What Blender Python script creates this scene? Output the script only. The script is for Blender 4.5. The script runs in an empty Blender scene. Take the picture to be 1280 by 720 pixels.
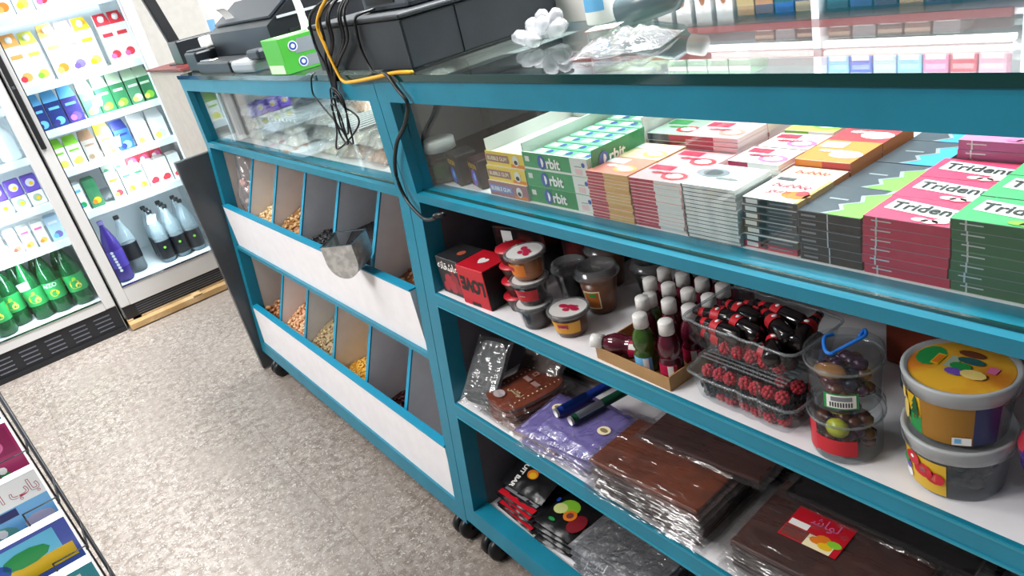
import bpy, bmesh, math, random, zlib
from mathutils import Vector, Matrix, noise
random.seed(11)
sc = bpy.context.scene
COL = sc.collection
R2D = math.pi / 180
def stable(x): return zlib.crc32(repr(x).encode())

# ------------------------------------------------------------------ materials
def lin(h):
    h = h.lstrip('#')
    o = []
    for i in (0, 2, 4):
        c = int(h[i:i + 2], 16) / 255
        o.append(c / 12.92 if c <= .04045 else ((c + .055) / 1.055) ** 2.4)
    return (*o, 1)
_M = {}
def _new(name):
    m = bpy.data.materials.new(name); m.use_nodes = True
    nt = m.node_tree; nt.nodes.clear()
    out = nt.nodes.new('ShaderNodeOutputMaterial')
    return m, nt, out
def N(nt, t, **kw):
    n = nt.nodes.new(t)
    for k, v in kw.items():
        if k in n.inputs: n.inputs[k].default_value = v
        else: setattr(n, k, v)
    return n
def M(name, c='#888888', rough=.5, metal=0, var=0, vscale=30, bump=0, bscale=80, emit=0, spec=.5, c2=None, lo=.4, hi=.6):
    """painted / printed / moulded surface with optional procedural variation and bump"""
    if name in _M: return _M[name]
    m, nt, out = _new(name)
    p = N(nt, 'ShaderNodeBsdfPrincipled', Roughness=rough, Metallic=metal)
    p.inputs['Base Color'].default_value = lin(c)
    p.inputs['Specular IOR Level'].default_value = spec
    L = nt.links.new
    L(p.outputs[0], out.inputs[0])
    if var or bump or c2:
        tc = N(nt, 'ShaderNodeTexCoord')
    if var or c2:
        nz = N(nt, 'ShaderNodeTexNoise', Scale=vscale, Detail=4.0)
        L(tc.outputs['Object'], nz.inputs['Vector'])
        mx = N(nt, 'ShaderNodeMix', data_type='RGBA')
        a = lin(c)
        b = lin(c2) if c2 else tuple(min(1, x * (1 + var)) for x in a[:3]) + (1,)
        if not c2: a = tuple(x * (1 - var) for x in a[:3]) + (1,)
        mr = N(nt, 'ShaderNodeMapRange')
        mr.inputs[1].default_value = lo; mr.inputs[2].default_value = hi
        L(nz.outputs[0], mr.inputs[0]); L(mr.outputs[0], mx.inputs[0])
        mx.inputs[6].default_value = a; mx.inputs[7].default_value = b
        L(mx.outputs[2], p.inputs['Base Color'])
    if bump:
        nb = N(nt, 'ShaderNodeTexNoise', Scale=bscale, Detail=5.0)
        L(tc.outputs['Object'], nb.inputs['Vector'])
        bp = N(nt, 'ShaderNodeBump', Strength=bump, Distance=.004)
        L(nb.outputs[0], bp.inputs['Height']); L(bp.outputs[0], p.inputs['Normal'])
    if emit:
        p.inputs['Emission Color'].default_value = lin(c); p.inputs['Emission Strength'].default_value = emit
    _M[name] = m
    return m
def CLEAR(name, tint='#ffffff', rough=.04, body=0.0, bodycol='#ffffff', ior=1.45, bump=0, bscale=60, bdist=.004, bdetail=4, stretch=None):
    """thin clear plastic or glass: see-through mixed with fresnel reflection; body = milky share"""
    if name in _M: return _M[name]
    m, nt, out = _new(name); L = nt.links.new
    tr = N(nt, 'ShaderNodeBsdfTransparent'); tr.inputs[0].default_value = lin(tint)
    gl = N(nt, 'ShaderNodeBsdfGlossy', Roughness=rough)
    fr = N(nt, 'ShaderNodeFresnel', IOR=ior)
    ge = N(nt, 'ShaderNodeNewGeometry'); im = N(nt, 'ShaderNodeMapRange'); im.inputs[3].default_value = ior; im.inputs[4].default_value = 1 / ior
    L(ge.outputs['Backfacing'], im.inputs[0]); L(im.outputs[0], fr.inputs['IOR'])
    base = tr
    if body:
        df = N(nt, 'ShaderNodeBsdfDiffuse'); df.inputs[0].default_value = lin(bodycol)
        mb = N(nt, 'ShaderNodeMixShader'); mb.inputs[0].default_value = body
        L(tr.outputs[0], mb.inputs[1]); L(df.outputs[0], mb.inputs[2]); base = mb
    mx = N(nt, 'ShaderNodeMixShader')
    L(fr.outputs[0], mx.inputs[0]); L(base.outputs[0], mx.inputs[1]); L(gl.outputs[0], mx.inputs[2])
    L(mx.outputs[0], out.inputs[0])
    if bump:
        tc = N(nt, 'ShaderNodeTexCoord')
        nb = N(nt, 'ShaderNodeTexNoise', Scale=bscale, Detail=float(bdetail))
        if stretch:
            mp = N(nt, 'ShaderNodeMapping'); mp.inputs['Scale'].default_value = stretch; L(tc.outputs['Object'], mp.inputs[0]); L(mp.outputs[0], nb.inputs['Vector'])
        else: L(tc.outputs['Object'], nb.inputs['Vector'])
        bp = N(nt, 'ShaderNodeBump', Strength=bump, Distance=bdist)
        L(nb.outputs[0], bp.inputs['Height']); L(bp.outputs[0], gl.inputs['Normal']); L(bp.outputs[0], fr.inputs['Normal'])
    _M[name] = m
    return m
WHITE = M('white_laminate', '#efedf0', .35, var=.02)
TEAL = M('teal_painted_steel', '#117a94', .38, var=.05, vscale=14, bump=.06, bscale=200)
TEALB = M('teal_edge_band', '#1593b8', .4)
TEALL = M('teal_pale_lip', '#2a8fa6', .4)  # paler teal for the narrow strips along the shelf rail edges
GREYP = M('grey_laminate', '#5b5960', .55, var=.05)
GREYD = M('display_grey_board', '#a6aaad', .5, var=.04)
BLACK = M('black_plastic', '#131417', .4, bump=.05)
CHAR = M('charcoal_plastic', '#23282d', .5, var=.06, bump=.08, bscale=300)
GREYL = M('light_grey_plastic', '#b9bcc0', .45)
PWHITE = M('white_plastic', '#eceae6', .35)
PAPER = M('white_paper', '#f2f1ee', .6)
RED = M('red_print', '#c01326', .4)
INK = M('black_ink', '#17171a', .5)
GREYINK = M('grey_ink', '#7d7f86', .5)
SILVER = M('silver_print', '#c5c8cc', .3, metal=.6)
YEL = M('yellow_print', '#e8b818', .45)
ORG = M('orange_print', '#e07a1c', .45)
GRN = M('green_print', '#1f9048', .4)
DGRN = M('dark_green_print', '#12512b', .4)
LIME = M('lime_print', '#86c434', .45)
BLUE = M('blue_print', '#1f4fb0', .4)
LBLUE = M('light_blue_print', '#6fb6e6', .45)
NAVY = M('navy_print', '#1d2560', .4)
PURP = M('purple_print', '#6a4bb0', .45)
PINK = M('pink_print', '#d86a9c', .45)
CRIM = M('crimson_print', '#b51f45', .38)
BROWN = M('brown_print', '#6d3a20', .5)
TAN = M('tan_card', '#a98254', .7, var=.06)
CARDW = M('white_card', '#e4e2dd', .6)
GLASS = CLEAR('pane_glass', '#f8fbfa', .01, ior=1.5)
FRGLASS = CLEAR('fridge_door_glass', '#f2f8fa', .02, ior=1.35)
TOPGLASS = CLEAR('countertop_glass', '#f0f6f4', .012, ior=1.62)
GEDGE = M('glass_edge_green', '#0a3a38', .08, spec=.8)
PET = CLEAR('clear_pet', '#f3f6f7', .07, body=.02, bodycol='#dfe4e6', ior=1.42)
PETLID = CLEAR('clear_pet_lid', '#dfe4e6', .12, body=.14, bodycol='#dde2e6', ior=1.45)
FILM = CLEAR('crinkled_film', '#fbfbfb', .12, body=.02, bodycol='#d9d9dc', ior=1.8, bump=1.0, bscale=26, bdist=.012, bdetail=3, stretch=(.35, 1.6, 1))
FILMS = CLEAR('smooth_film', '#f6f6f6', .10, body=.012, bodycol='#d9d9dc', ior=1.45, bump=.5, bscale=30, bdist=.01)
STEEL = M('brushed_steel', '#b9b9b8', .3, metal=.9, var=.12, vscale=40, bump=.15, bscale=60)
CHROME = M('bright_steel', '#d9dbdd', .2, metal=1)

# ------------------------------------------------------------------ mesh builder
def T(x=0, y=0, z=0): return Matrix.Translation((x, y, z))
def RX(a): return Matrix.Rotation(a * R2D, 4, 'X')
def RY(a): return Matrix.Rotation(a * R2D, 4, 'Y')
def RZ(a): return Matrix.Rotation(a * R2D, 4, 'Z')
def frame(o, xd, yd):
    x = Vector(xd).normalized(); y = Vector(yd); y = (y - x * y.dot(x)).normalized(); z = x.cross(y)
    m = Matrix((x, y, z)).transposed().to_4x4(); m.translation = Vector(o); return m
def FRONT(x, y, z): return frame((x, y, z), (1, 0, 0), (0, 0, 1))     # print on a face that looks to -Y
def RIGHT(x, y, z): return frame((x, y, z), (0, 1, 0), (0, 0, 1))     # print on a face that looks to +X
_TX = {}
def text_geo(s, shear=0, bold=0):
    k = (s, shear, bold)
    if k not in _TX:
        c = bpy.data.curves.new('writing', 'FONT'); c.body = s; c.resolution_u = 3; c.shear = shear
        c.align_x = 'CENTER'; c.align_y = 'CENTER'; c.offset = bold
        o = bpy.data.objects.new('writing', c); me = o.to_mesh()
        _TX[k] = ([v.co.copy() for v in me.vertices], [tuple(p.vertices) for p in me.polygons])
        o.to_mesh_clear(); bpy.data.objects.remove(o); bpy.data.curves.remove(c)
    return _TX[k]
def smooth_path(pts, n=6):
    P = [Vector(p) for p in pts]; P = [P[0] * 2 - P[1]] + P + [P[-1] * 2 - P[-2]]; o = []
    for i in range(1, len(P) - 2):
        a, b, c, d = P[i - 1:i + 3]
        for k in range(n):
            t = k / n
            o.append(.5 * ((2 * b) + (c - a) * t + (2 * a - 5 * b + 4 * c - d) * t * t + (3 * b - a - 3 * c + d) * t ** 3))
    o.append(P[-2]); return o
class MB:
    def __init__(s): s.v = []; s.f = []; s.m = []; s.sm = []; s.mats = []
    def mi(s, m):
        if m not in s.mats: s.mats.append(m)
        return s.mats.index(m)
    def add(s, vs, fs, m, smooth=False, X=None):
        b = len(s.v)
        s.v += [tuple(X @ Vector(v)) for v in vs] if X is not None else [tuple(v) for v in vs]
        for i, f in enumerate(fs):
            s.f.append(tuple(b + k for k in f)); s.m.append(s.mi(m[i] if isinstance(m, list) else m)); s.sm.append(smooth)
        return s
    def box(s, x0, x1, y0, y1, z0, z1, m, X=None):
        # m: one material or six in the order bottom, top, front(-y), back(+y), left(-x), right(+x)
        vs = [(x, y, z) for z in (z0, z1) for y in (y0, y1) for x in (x0, x1)]
        fs = [(0, 2, 3, 1), (4, 5, 7, 6), (0, 1, 5, 4), (2, 6, 7, 3), (0, 4, 6, 2), (1, 3, 7, 5)]
        return s.add(vs, fs, m, X=X)
    def rbox(s, x0, x1, y0, y1, z0, z1, m, b=.004, seg=2, X=None):
        bm = bmesh.new(); bmesh.ops.create_cube(bm, size=1)
        for v in bm.verts: v.co = Vector(((x0 + x1) / 2 + v.co.x * (x1 - x0), (y0 + y1) / 2 + v.co.y * (y1 - y0), (z0 + z1) / 2 + v.co.z * (z1 - z0)))
        bmesh.ops.bevel(bm, geom=list(bm.edges), offset=b, segments=seg, affect='EDGES', profile=.5)
        bm.verts.index_update()
        s.add([v.co for v in bm.verts], [tuple(v.index for v in f.verts) for f in bm.faces], m, X=X); bm.free(); return s
    def lathe(s, prof, m, n=28, X=None, smooth=True, a0=0, a1=360):
        full = abs(a1 - a0) >= 360; k = n if full else n + 1; vs = []
        for r, z in prof:
            for i in range(k):
                a = (a0 + (a1 - a0) * i / n) * R2D; vs.append((r * math.cos(a), r * math.sin(a), z))
        fs = []; ms = []
        for j in range(len(prof) - 1):
            for i in range(n):
                i2 = (i + 1) % k
                fs.append((j * k + i, j * k + i2, (j + 1) * k + i2, (j + 1) * k + i)); ms.append(m[j] if isinstance(m, list) else m)
        return s.add(vs, fs, ms, smooth, X)
    def disc(s, r, z, m, n=28, X=None, sx=1, sy=1, cx=0, cy=0):
        return s.add([(cx + r * sx * math.cos(2 * math.pi * i / n), cy + r * sy * math.sin(2 * math.pi * i / n), z) for i in range(n)], [tuple(range(n))], m, X=X)
    def tube(s, pts, r, m, n=8, smooth=True, X=None, cap=True):
        P = [Vector(p) for p in pts]; vs = []; fs = []
        up = Vector((0, 0, 1)); 
        for i, p in enumerate(P):
            d = (P[min(i + 1, len(P) - 1)] - P[max(i - 1, 0)]).normalized()
            a = d.cross(up)
            if a.length < .05: a = d.cross(Vector((0, 1, 0)))
            a.normalize(); b = d.cross(a)
            if i and (a.dot(pa) < 0): a = -a; b = -b
            pa = a
            for k in range(n):
                t = 2 * math.pi * k / n; vs.append(p + (a * math.cos(t) + b * math.sin(t)) * r)
        for i in range(len(P) - 1):
            for k in range(n):
                fs.append((i * n + k, i * n + (k + 1) % n, (i + 1) * n + (k + 1) % n, (i + 1) * n + k))
        if cap: fs += [tuple(range(n)), tuple(range((len(P) - 1) * n, len(P) * n))]
        return s.add(vs, fs, m, smooth, X)
    def prism(s, poly, a0, a1, m, axis='x', X=None, capm=None):
        n = len(poly); vs = []
        for a in (a0, a1):
            for p, q in poly: vs.append({'x': (a, p, q), 'y': (p, a, q), 'z': (p, q, a)}[axis])
        fs = [tuple(range(n))[::-1], tuple(range(n, 2 * n))] + [(i, (i + 1) % n, n + (i + 1) % n, n + i) for i in range(n)]
        ms = [capm or m] * 2 + [m] * n if not isinstance(m, list) else m
        return s.add(vs, fs, ms, X=X)
    def poly(s, pts, m, X=None): return s.add(pts, [tuple(range(len(pts)))], m, X=X)
    def rect(s, x0, x1, y0, y1, m, X=None, z=0): return s.poly([(x0, y0, z), (x1, y0, z), (x1, y1, z), (x0, y1, z)], m, X)
    def text(s, t, size, X, m, shear=0, bold=0, sx=1):
        v, f = text_geo(t, shear, bold)
        return s.add([(p.x * size * sx, p.y * size, 0) for p in v], f, m, X=X)
    def ell(s, c, r, m, n=8, k=5, X=None, smooth=True):
        vs = [(0, 0, -1)]; 
        for j in range(1, k):
            t = -math.pi / 2 + math.pi * j / k
            for i in range(n): a = 2 * math.pi * i / n; vs.append((math.cos(t) * math.cos(a), math.cos(t) * math.sin(a), math.sin(t)))
        vs.append((0, 0, 1)); e = len(vs) - 1
        fs = [(0, 1 + (i + 1) % n, 1 + i) for i in range(n)]
        for j in range(k - 2):
            for i in range(n): fs.append((1 + j * n + i, 1 + j * n + (i + 1) % n, 1 + (j + 1) * n + (i + 1) % n, 1 + (j + 1) * n + i))
        fs += [(e, 1 + (k - 2) * n + i, 1 + (k - 2) * n + (i + 1) % n) for i in range(n)]
        if not isinstance(r, (tuple, list)): r = (r, r, r)
        Y = Matrix.Translation(c) @ Matrix.Diagonal((*r, 1))
        return s.add(vs, fs, m, smooth, X @ Y if X is not None else Y)
    def grid(s, fn, nu, nv, m, smooth=True, X=None):
        vs = [fn(i / nu, j / nv) for j in range(nv + 1) for i in range(nu + 1)]
        fs = [(j * (nu + 1) + i, j * (nu + 1) + i + 1, (j + 1) * (nu + 1) + i + 1, (j + 1) * (nu + 1) + i) for j in range(nv) for i in range(nu)]
        return s.add(vs, fs, m, smooth, X)
    def build(s, name, parent=None, X=None, loc=None, rot=None):
        me = bpy.data.meshes.new(name); me.from_pydata(s.v, [], s.f)
        for m in s.mats: me.materials.append(m)
        me.polygons.foreach_set('material_index', s.m); me.polygons.foreach_set('use_smooth', s.sm)
        me.update()
        o = bpy.data.objects.new(name, me); COL.objects.link(o)
        if parent: o.parent = parent
        if loc: o.location = loc
        if rot: o.rotation_euler = rot
        return o
def tag(o, label, cat, group=None, kind=None):
    o['label'] = label; o['category'] = cat
    if group: o['group'] = group
    if kind: o['kind'] = kind
    return o
def thing(name, label, cat, loc=(0, 0, 0), rz=0, group=None, rot=None):
    o = bpy.data.objects.new(name, None); o.empty_display_size = .05; COL.objects.link(o)
    o.location = loc; o.rotation_euler = rot or (0, 0, rz * R2D)
    return tag(o, label, cat, group)
def struct(name, mb, parent=None):
    o = mb.build(name, parent); o['kind'] = 'structure'; return o
def copy_tree(o, parent=None, loc=None, rz=None, label=None, group=None, skip=()):
    c = o.copy(); COL.objects.link(c)
    if parent: c.parent = parent
    if loc: c.location = loc
    if rz is not None: c.rotation_euler = (0, 0, rz * R2D)
    if label: c['label'] = label
    if group: c['group'] = group
    for ch in list(o.children):
        if ch.name.split('.')[0] not in skip: copy_tree(ch, c)
    return c
ORD = ['topmost', 'second', 'third', 'fourth', 'fifth', 'sixth', 'seventh', 'eighth', 'ninth', 'tenth', 'eleventh', 'twelfth', 'thirteenth', 'fourteenth', 'fifteenth', 'sixteenth']
def ordtop(i): return 'topmost' if i == 0 else ORD[i] + ' from the top'
def fbm(p, s=1.0): return noise.noise(Vector(p) * s)

# ------------------------------------------------------------------ camera
H = 1.165
cam_d = bpy.data.cameras.new('camera'); cam = bpy.data.objects.new('camera', cam_d); COL.objects.link(cam)
cam_d.sensor_width = 36; cam_d.lens = 934.924 / 1280 * 36; cam_d.clip_start = .02
Rm = Matrix(((.59315, .77387, -.22203), (.21859, -.42023, -.88070), (-.77485, .47385, -.41842)))
cm = Matrix((Rm[0], -Rm[1], -Rm[2])).transposed().to_4x4(); cm.translation = (0, 0, H)
cam.matrix_world = cm; sc.camera = cam
sc.view_settings.view_transform = 'Standard'; sc.view_settings.look = 'None'
sc.view_settings.gamma = 1; sc.view_settings.use_curve_mapping = False; sc.view_settings.exposure = 0.0
sc.cycles.max_bounces = 10; sc.cycles.transparent_max_bounces = 24; sc.cycles.caustics_reflective = False; sc.cycles.caustics_refractive = False
sc.cycles.sample_clamp_indirect = 4
# ------------------------------------------------------------------ room shell
def floor_mat():
    m, nt, out = _new('speckled_vinyl_floor'); L = nt.links.new
    p = N(nt, 'ShaderNodeBsdfPrincipled', Roughness=.42); L(p.outputs[0], out.inputs[0])
    tc = N(nt, 'ShaderNodeTexCoord')
    def nz(sc_, det, lo, hi, dist=0):
        n = N(nt, 'ShaderNodeTexNoise', Scale=sc_, Detail=det, Distortion=dist); L(tc.outputs['Object'], n.inputs['Vector'])
        r = N(nt, 'ShaderNodeMapRange'); r.inputs[1].default_value = lo; r.inputs[2].default_value = hi
        L(n.outputs[0], r.inputs[0]); return r.outputs[0]
    def mix(f, a, b):
        x = N(nt, 'ShaderNodeMix', data_type='RGBA'); L(f, x.inputs[0])
        for k, q in ((6, a), (7, b)):
            if isinstance(q, str): x.inputs[k].default_value = lin(q)
            else: L(q, x.inputs[k])
        return x.outputs[2]
    c = mix(nz(44, 6, .36, .64, .5), '#74685f', '#9e948b')
    c = mix(nz(130, 4, .55, .66, 1.2), c, '#c4bcb4')
    c = mix(nz(170, 3, .60, .68, .8), c, '#5f5550')
    c = mix(nz(3, 3, .45, .85), c, '#8e837b')
    sx = N(nt, 'ShaderNodeSeparateXYZ'); L(tc.outputs['Object'], sx.inputs[0])
    def seam(o, off):
        a = N(nt, 'ShaderNodeMath', operation='SUBTRACT'); L(o, a.inputs[0]); a.inputs[1].default_value = off
        b = N(nt, 'ShaderNodeMath', operation='PINGPONG'); L(a.outputs[0], b.inputs[0]); b.inputs[1].default_value = .25
        d = N(nt, 'ShaderNodeMath', operation='LESS_THAN'); L(b.outputs[0], d.inputs[0]); d.inputs[1].default_value = .0016
        return d.outputs[0]
    mx = N(nt, 'ShaderNodeMath', operation='MAXIMUM'); L(seam(sx.outputs[0], -1.44), mx.inputs[0]); L(seam(sx.outputs[1], .30), mx.inputs[1])
    sc_ = N(nt, 'ShaderNodeMath', operation='MULTIPLY'); L(mx.outputs[0], sc_.inputs[0]); sc_.inputs[1].default_value = .3
    c = mix(sc_.outputs[0], c, '#4a423d')
    L(c, p.inputs['Base Color'])
    r = N(nt, 'ShaderNodeMapRange'); r.inputs[3].default_value = .3; r.inputs[4].default_value = .5
    n = N(nt, 'ShaderNodeTexNoise', Scale=40.0); L(tc.outputs['Object'], n.inputs['Vector']); L(n.outputs[0], r.inputs[0]); L(r.outputs[0], p.inputs['Roughness'])
    return m
WALLM = M('wall_paint', '#cfccc6', .7, var=.03)
struct('floor', MB().box(-4.4, 1.6, -2.4, 2.4, -.05, 0, floor_mat()))
struct('wall_left', MB().box(-4.5, -4.4, -2.4, 2.4, -.05, 2.85, WALLM))
struct('wall_back', MB().box(-4.5, 1.6, 2.4, 2.5, -.05, 2.85, WALLM))
struct('ceiling', MB().box(-4.5, 1.6, -2.4, 2.5, 2.85, 2.9, M('ceiling_paint', '#e8e6e2', .8)))

# ------------------------------------------------------------------ lights
w = bpy.data.worlds.new('world'); sc.world = w; w.use_nodes = True
w.node_tree.nodes['Background'].inputs[0].default_value = (.85, .92, 1, 1); w.node_tree.nodes['Background'].inputs[1].default_value = .16
def area(name, loc, target, sx, sy, e, c=(1, 1, 1)):
    d = bpy.data.lights.new(name, 'AREA'); d.shape = 'RECTANGLE'; d.size = sx; d.size_y = sy; d.energy = e; d.color = c
    o = bpy.data.objects.new(name, d); COL.objects.link(o); o.location = loc
    o.rotation_euler = (Vector(target) - Vector(loc)).to_track_quat('-Z', 'Y').to_euler(); return o
area('aisle_lamp', (-2.3, -.45, 2.8), (-2.3, -.3, 0), 1.4, .5, 34, (1, .985, .97))
area('counter_lamp', (-1.3, 1.3, 2.8), (-1.3, 1.0, 0), 3.0, .4, 200, (.95, .98, 1))
area('front_lamp', (-1.9, -1.7, 2.5), (-2.0, .5, .5), 1.2, .5, 68, (1, .98, .965))

# ------------------------------------------------------------------ counters
YF, YB = .56, 1.06
def front_y(z): return YF if z >= .784 else YF - .1226 * (.784 - z)
def post(x0, x1, zb):
    t = .036
    return MB().prism([(front_y(zb), zb), (YF, .784), (YF, .9975), (YF + t, .9975), (YF + t, .784), (front_y(zb) + t, zb)], x0, x1, TEAL)
def slant_rail(x0, x1, z0, z1, d=.036, lip=True):
    mb = MB().prism([(front_y(z0), z0), (front_y(z1), z1), (front_y(z1) + d, z1), (front_y(z1) + d, z0)], x0, x1, TEAL)
    if lip:
        for zz in (z0 + .001, z1 - .003):
            y = front_y(zz); mb.box(x0, x1, y - .0016, y + .002, zz - .001, zz + .002, TEALL)
    return mb
def counter(name, label, x0, x1, lp, rp, zb):
    t = thing(name, label, 'counter', (x0, YF, 0))
    inv = T(-x0, -YF, 0)
    def part(n, mb, p=t):
        mb.v = [tuple(inv @ Vector(v)) for v in mb.v]; return mb.build(n, p)
    part('post', post(x0, x0 + lp, zb)); part('post', post(x1 - rp, x1, zb))
    a, b = x0 + lp, x1 - rp
    part('top_rail', MB().box(x0, x1, YF - .0006, YF + .036, .9625, .9975, TEAL))
    part('middle_rail', MB().box(a, b, YF, YF + .05, .784, .8, TEAL).box(a, b, YF + .012, YF + .016, .8, .803, GEDGE))
    part('bottom_rail', slant_rail(a, b, zb, zb + .042, lip=False))
    part('back_rail', MB().box(x0, x1, YB - .03, YB, .9625, .9975, TEAL))
    part('display_floor', MB().box(a, b, YF + .051, YB - .02, .785, .801, WHITE))
    part('front_pane', MB().box(a, b, YF + .018, YF + .022, .8005, .962, GLASS))
    return t, part, a, b
LC, lpart, la, lb = counter('bulk_bin_counter', 'teal framed counter with two rows of open snack bins and a glass case above', -2.497, -1.1885, .035, .036, .07)
lpart('back_panel', MB().box(-2.49, -1.19, YB - .018, YB - .002, .08, .9625, WHITE))
lpart('side_panel', MB().prism([(front_y(.08) + .0362, .08), (YF + .0362, .784), (YF + .0362, .9625), (YB - .02, .9625), (YB - .02, .08)], -2.4965, -2.4625, M('beige_laminate', '#c9c2ba', .5)))
lpart('side_panel', MB().box(-1.224, -1.19, YF + .04, YB - .02, .08, .9625, WHITE))
lpart('bottom_board', MB().box(la, lb, .52, YB - .02, .085, .1, WHITE))
DIV = [-2.46 + i * .2058 for i in range(7)]
for row, (zt, yt, zb_, yb_, zf) in enumerate(((.782, .634, .588, .543, .466), (.452, .606, .24, .514, .105))):
    for k in range(1, 6):
        x = DIV[k]; mb = MB()
        mb.prism([(yb_, zb_), (yt, zt), (YB - .02, zt), (YB - .02, zf), (yb_, zf)], x - .006, x + .006, WHITE)
        mb.prism([(yb_ - .003, zb_), (yt - .003, zt), (yt + .001, zt), (yb_ + .001, zb_)], x - .0063, x + .0063, TEALB)
        lpart('divider', mb)
    lpart('bin_floor', MB().box(la, lb, yb_ - .01, YB - .02, zf - .012, zf, WHITE))
p1 = MB().prism([(.5285, .462), (.529, .598), (.545, .598), (.545, .462)], -2.4655, -1.2355, WHITE)
p1.box(-2.4655, -1.2355, .5275, .5465, .598, .6015, TEALB)
lpart('bin_front', p1)
lpart('bin_shelf_edge', MB().prism([(front_y(.452), .452), (front_y(.462), .462), (.56, .462), (.56, .452)], la, lb, TEAL))
p2 = MB().prism([(.483, .112), (.4925, .246), (.508, .246), (.5, .112)], la, lb, WHITE)
p2.prism([(.491, .246), (.4915, .2505), (.51, .2505), (.51, .246)], la, lb, TEALB)
lpart('bin_front', p2)
# glass partitions in the case
for x in (-2.28, -1.78): lpart('glass_partition', MB().box(x - .002, x + .002, YF + .06, YB - .03, .802, .9, GLASS))
lpart('partition_profile', MB().box(-2.41, -2.385, YF + .08, YF + .1, .802, .9624, GREYL).box(-2.36, -2.345, YF + .09, YF + .1, .802, .9624, GREYP))

RC, rpart, ra, rb = counter('shelved_counter', 'teal framed counter with gum display case above three open sweet shelves', -1.1865, .36, .0385, .036, .083)
rpart('back_panel', MB().box(-1.18, .355, YB - .018, YB - .002, .09, .785, GREYP))
rpart('display_back', MB().box(-1.183, .355, YB - .018, YB - .002, .785, .9625, GREYD))
rpart('side_panel', MB().box(-1.1862, -1.1835, YF + .0362, YB - .02, .785, .9625, M('display_dark_side', '#3d4247', .4)))
def side(x0, x1): return MB().prism([(front_y(.09) + .036, .09), (YF + .036, .784), (YB - .02, .784), (YB - .02, .09)], x0, x1, GREYP)
rpart('side_panel', side(-1.1862, -1.1485)); rpart('side_panel', side(.3245, .3595))
for z0, z1 in ((.586, .6125), (.35, .3815)):
    rpart('shelf_rail', slant_rail(ra, rb, z0, z1, .0045))
    rpart('shelf', MB().box(ra, rb, front_y(z1) + .0048, YB - .02, z1 - .018, z1 - .0004, WHITE))
rpart('bottom_shelf', MB().box(ra, rb, front_y(.12) + .0365, YB - .02, .1, .117, WHITE))
for t_, part_, pts in ((LC, lpart, [(-2.40, .50), (-1.235, .505), (-2.40, 1.0), (-1.235, 1.0)]), (RC, rpart, [(-1.13, .51), (-1.13, 1.0), (.3, .51), (.3, 1.0)])):
    for x, y in pts:
        mb = MB()
        for s in (-1, 1): mb.lathe([(.004, -.01), (.022, -.01), (.028, -.006), (.028, .006), (.022, .01), (.004, .01)], BLACK, 16, X=T(x + s * .013, y - .012, .0285) @ RY(90))
        mb.box(x - .004, x + .004, y - .018, y + .02, .026, .064, BLACK); mb.box(x - .024, x + .024, y - .024, y + .024, .064, .0705 if t_ is LC else .0835, BLACK)
        part_('caster', mb)
def glass_top(label, x0, x1):
    mb = MB().box(x0, x1, YF - .004, YB + .01, .9978, 1.0085, [TOPGLASS, TOPGLASS, GEDGE, GEDGE, GEDGE, GEDGE])
    return tag(mb.build('glass_countertop'), label, 'countertop')
glass_top('thick glass sheet lying on the counter with the snack bins', -2.497, -1.189)
glass_top('thick green edged glass sheet lying on top of the gum display counter', -1.187, .36)
# dark end board and beige cabinet beyond the bin counter
tag(MB().rbox(-2.522, -2.4985, .452, 1.04, .006, .768, M('dark_glossy_board', '#44474a', .25, var=.12, vscale=6), .003).build('end_board'), 'dark glossy board standing upright against the end of the bin counter', 'board')
pc = thing('beige_cabinet', 'beige side cabinet between the fridges and the bin counter', 'cabinet', (-3.1, .8, 0))
BE = M('beige_board', '#b9afa6', .6, var=.04)
MB().box(-.22, .3, -.15, .35, .05, 1.0, BE).build('body', pc); MB().box(-.22, .3, -.155, .35, 0, .05, BLACK).build('plinth', pc)
MB().box(-.23, .31, -.16, .36, 1.0, 1.008, M('red_brown_top', '#6b2c2a', .5)).build('cabinet_top', pc)
MB().box(.3, .304, -.14, .16, .06, .99, BE).build('door', pc)

# ------------------------------------------------------------------ bulk goods (nobody could count the seeds)
def heap(name, label, cat, k, row, prof, seed, mats, n, base, jit=.4):
    """prof: list of (y, z) of the heap surface"""
    rnd = random.Random(stable(name) % 999); x0, x1 = DIV[k] + .0082, DIV[k + 1] - .0082
    zf = .4668 if row == 0 else .1058; prof = [(max(prof[0][0], .550 if row == 0 else .5225), prof[0][1])] + prof[1:]
    def zs(y):
        for (a, za), (b, zb2) in zip(prof, prof[1:]):
            if y <= b: return za + (zb2 - za) * max(0, y - a) / (b - a)
        return prof[-1][1]
    y0, y1 = prof[0][0], prof[-1][0]
    f = lambda x, y: zs(y) - seed[2] * .6 + .006 * fbm((x * 30, y * 30, k))
    mb = MB()
    mb.grid(lambda u, v: (x0 + (x1 - x0) * u, y0 + (y1 - y0) * v, max(zf, f(x0 + (x1 - x0) * u, y0 + (y1 - y0) * v))), 8, 14, base)
    mb.poly([(x0, y0, zf), (x1, y0, zf), (x1, y0, f(x1, y0)), (x0, y0, f(x0, y0))], base)
    mb.poly([(x1, y1, zf), (x0, y1, zf), (x0, y1, f(x0, y1)), (x1, y1, f(x1, y1))], base)
    for i in range(n):
        x = rnd.uniform(x0 + seed[0] * 1.2, x1 - seed[0] * 1.2); y = y0 + seed[0] + (y1 - y0 - 2 * seed[0]) * rnd.random() ** 1.3
        X = T(x, y, f(x, y) + rnd.uniform(0, 1) * seed[2] * .8) @ RZ(rnd.uniform(0, 360)) @ RX(rnd.uniform(-40, 40)) @ RY(rnd.uniform(-40, 40))
        q = 1 + rnd.uniform(-.2, .2)
        mb.ell((0, 0, 0), [a * q for a in seed], rnd.choice(mats), 6, 4, X)
    return tag(mb.build(name), label, cat, kind='stuff')
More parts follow.
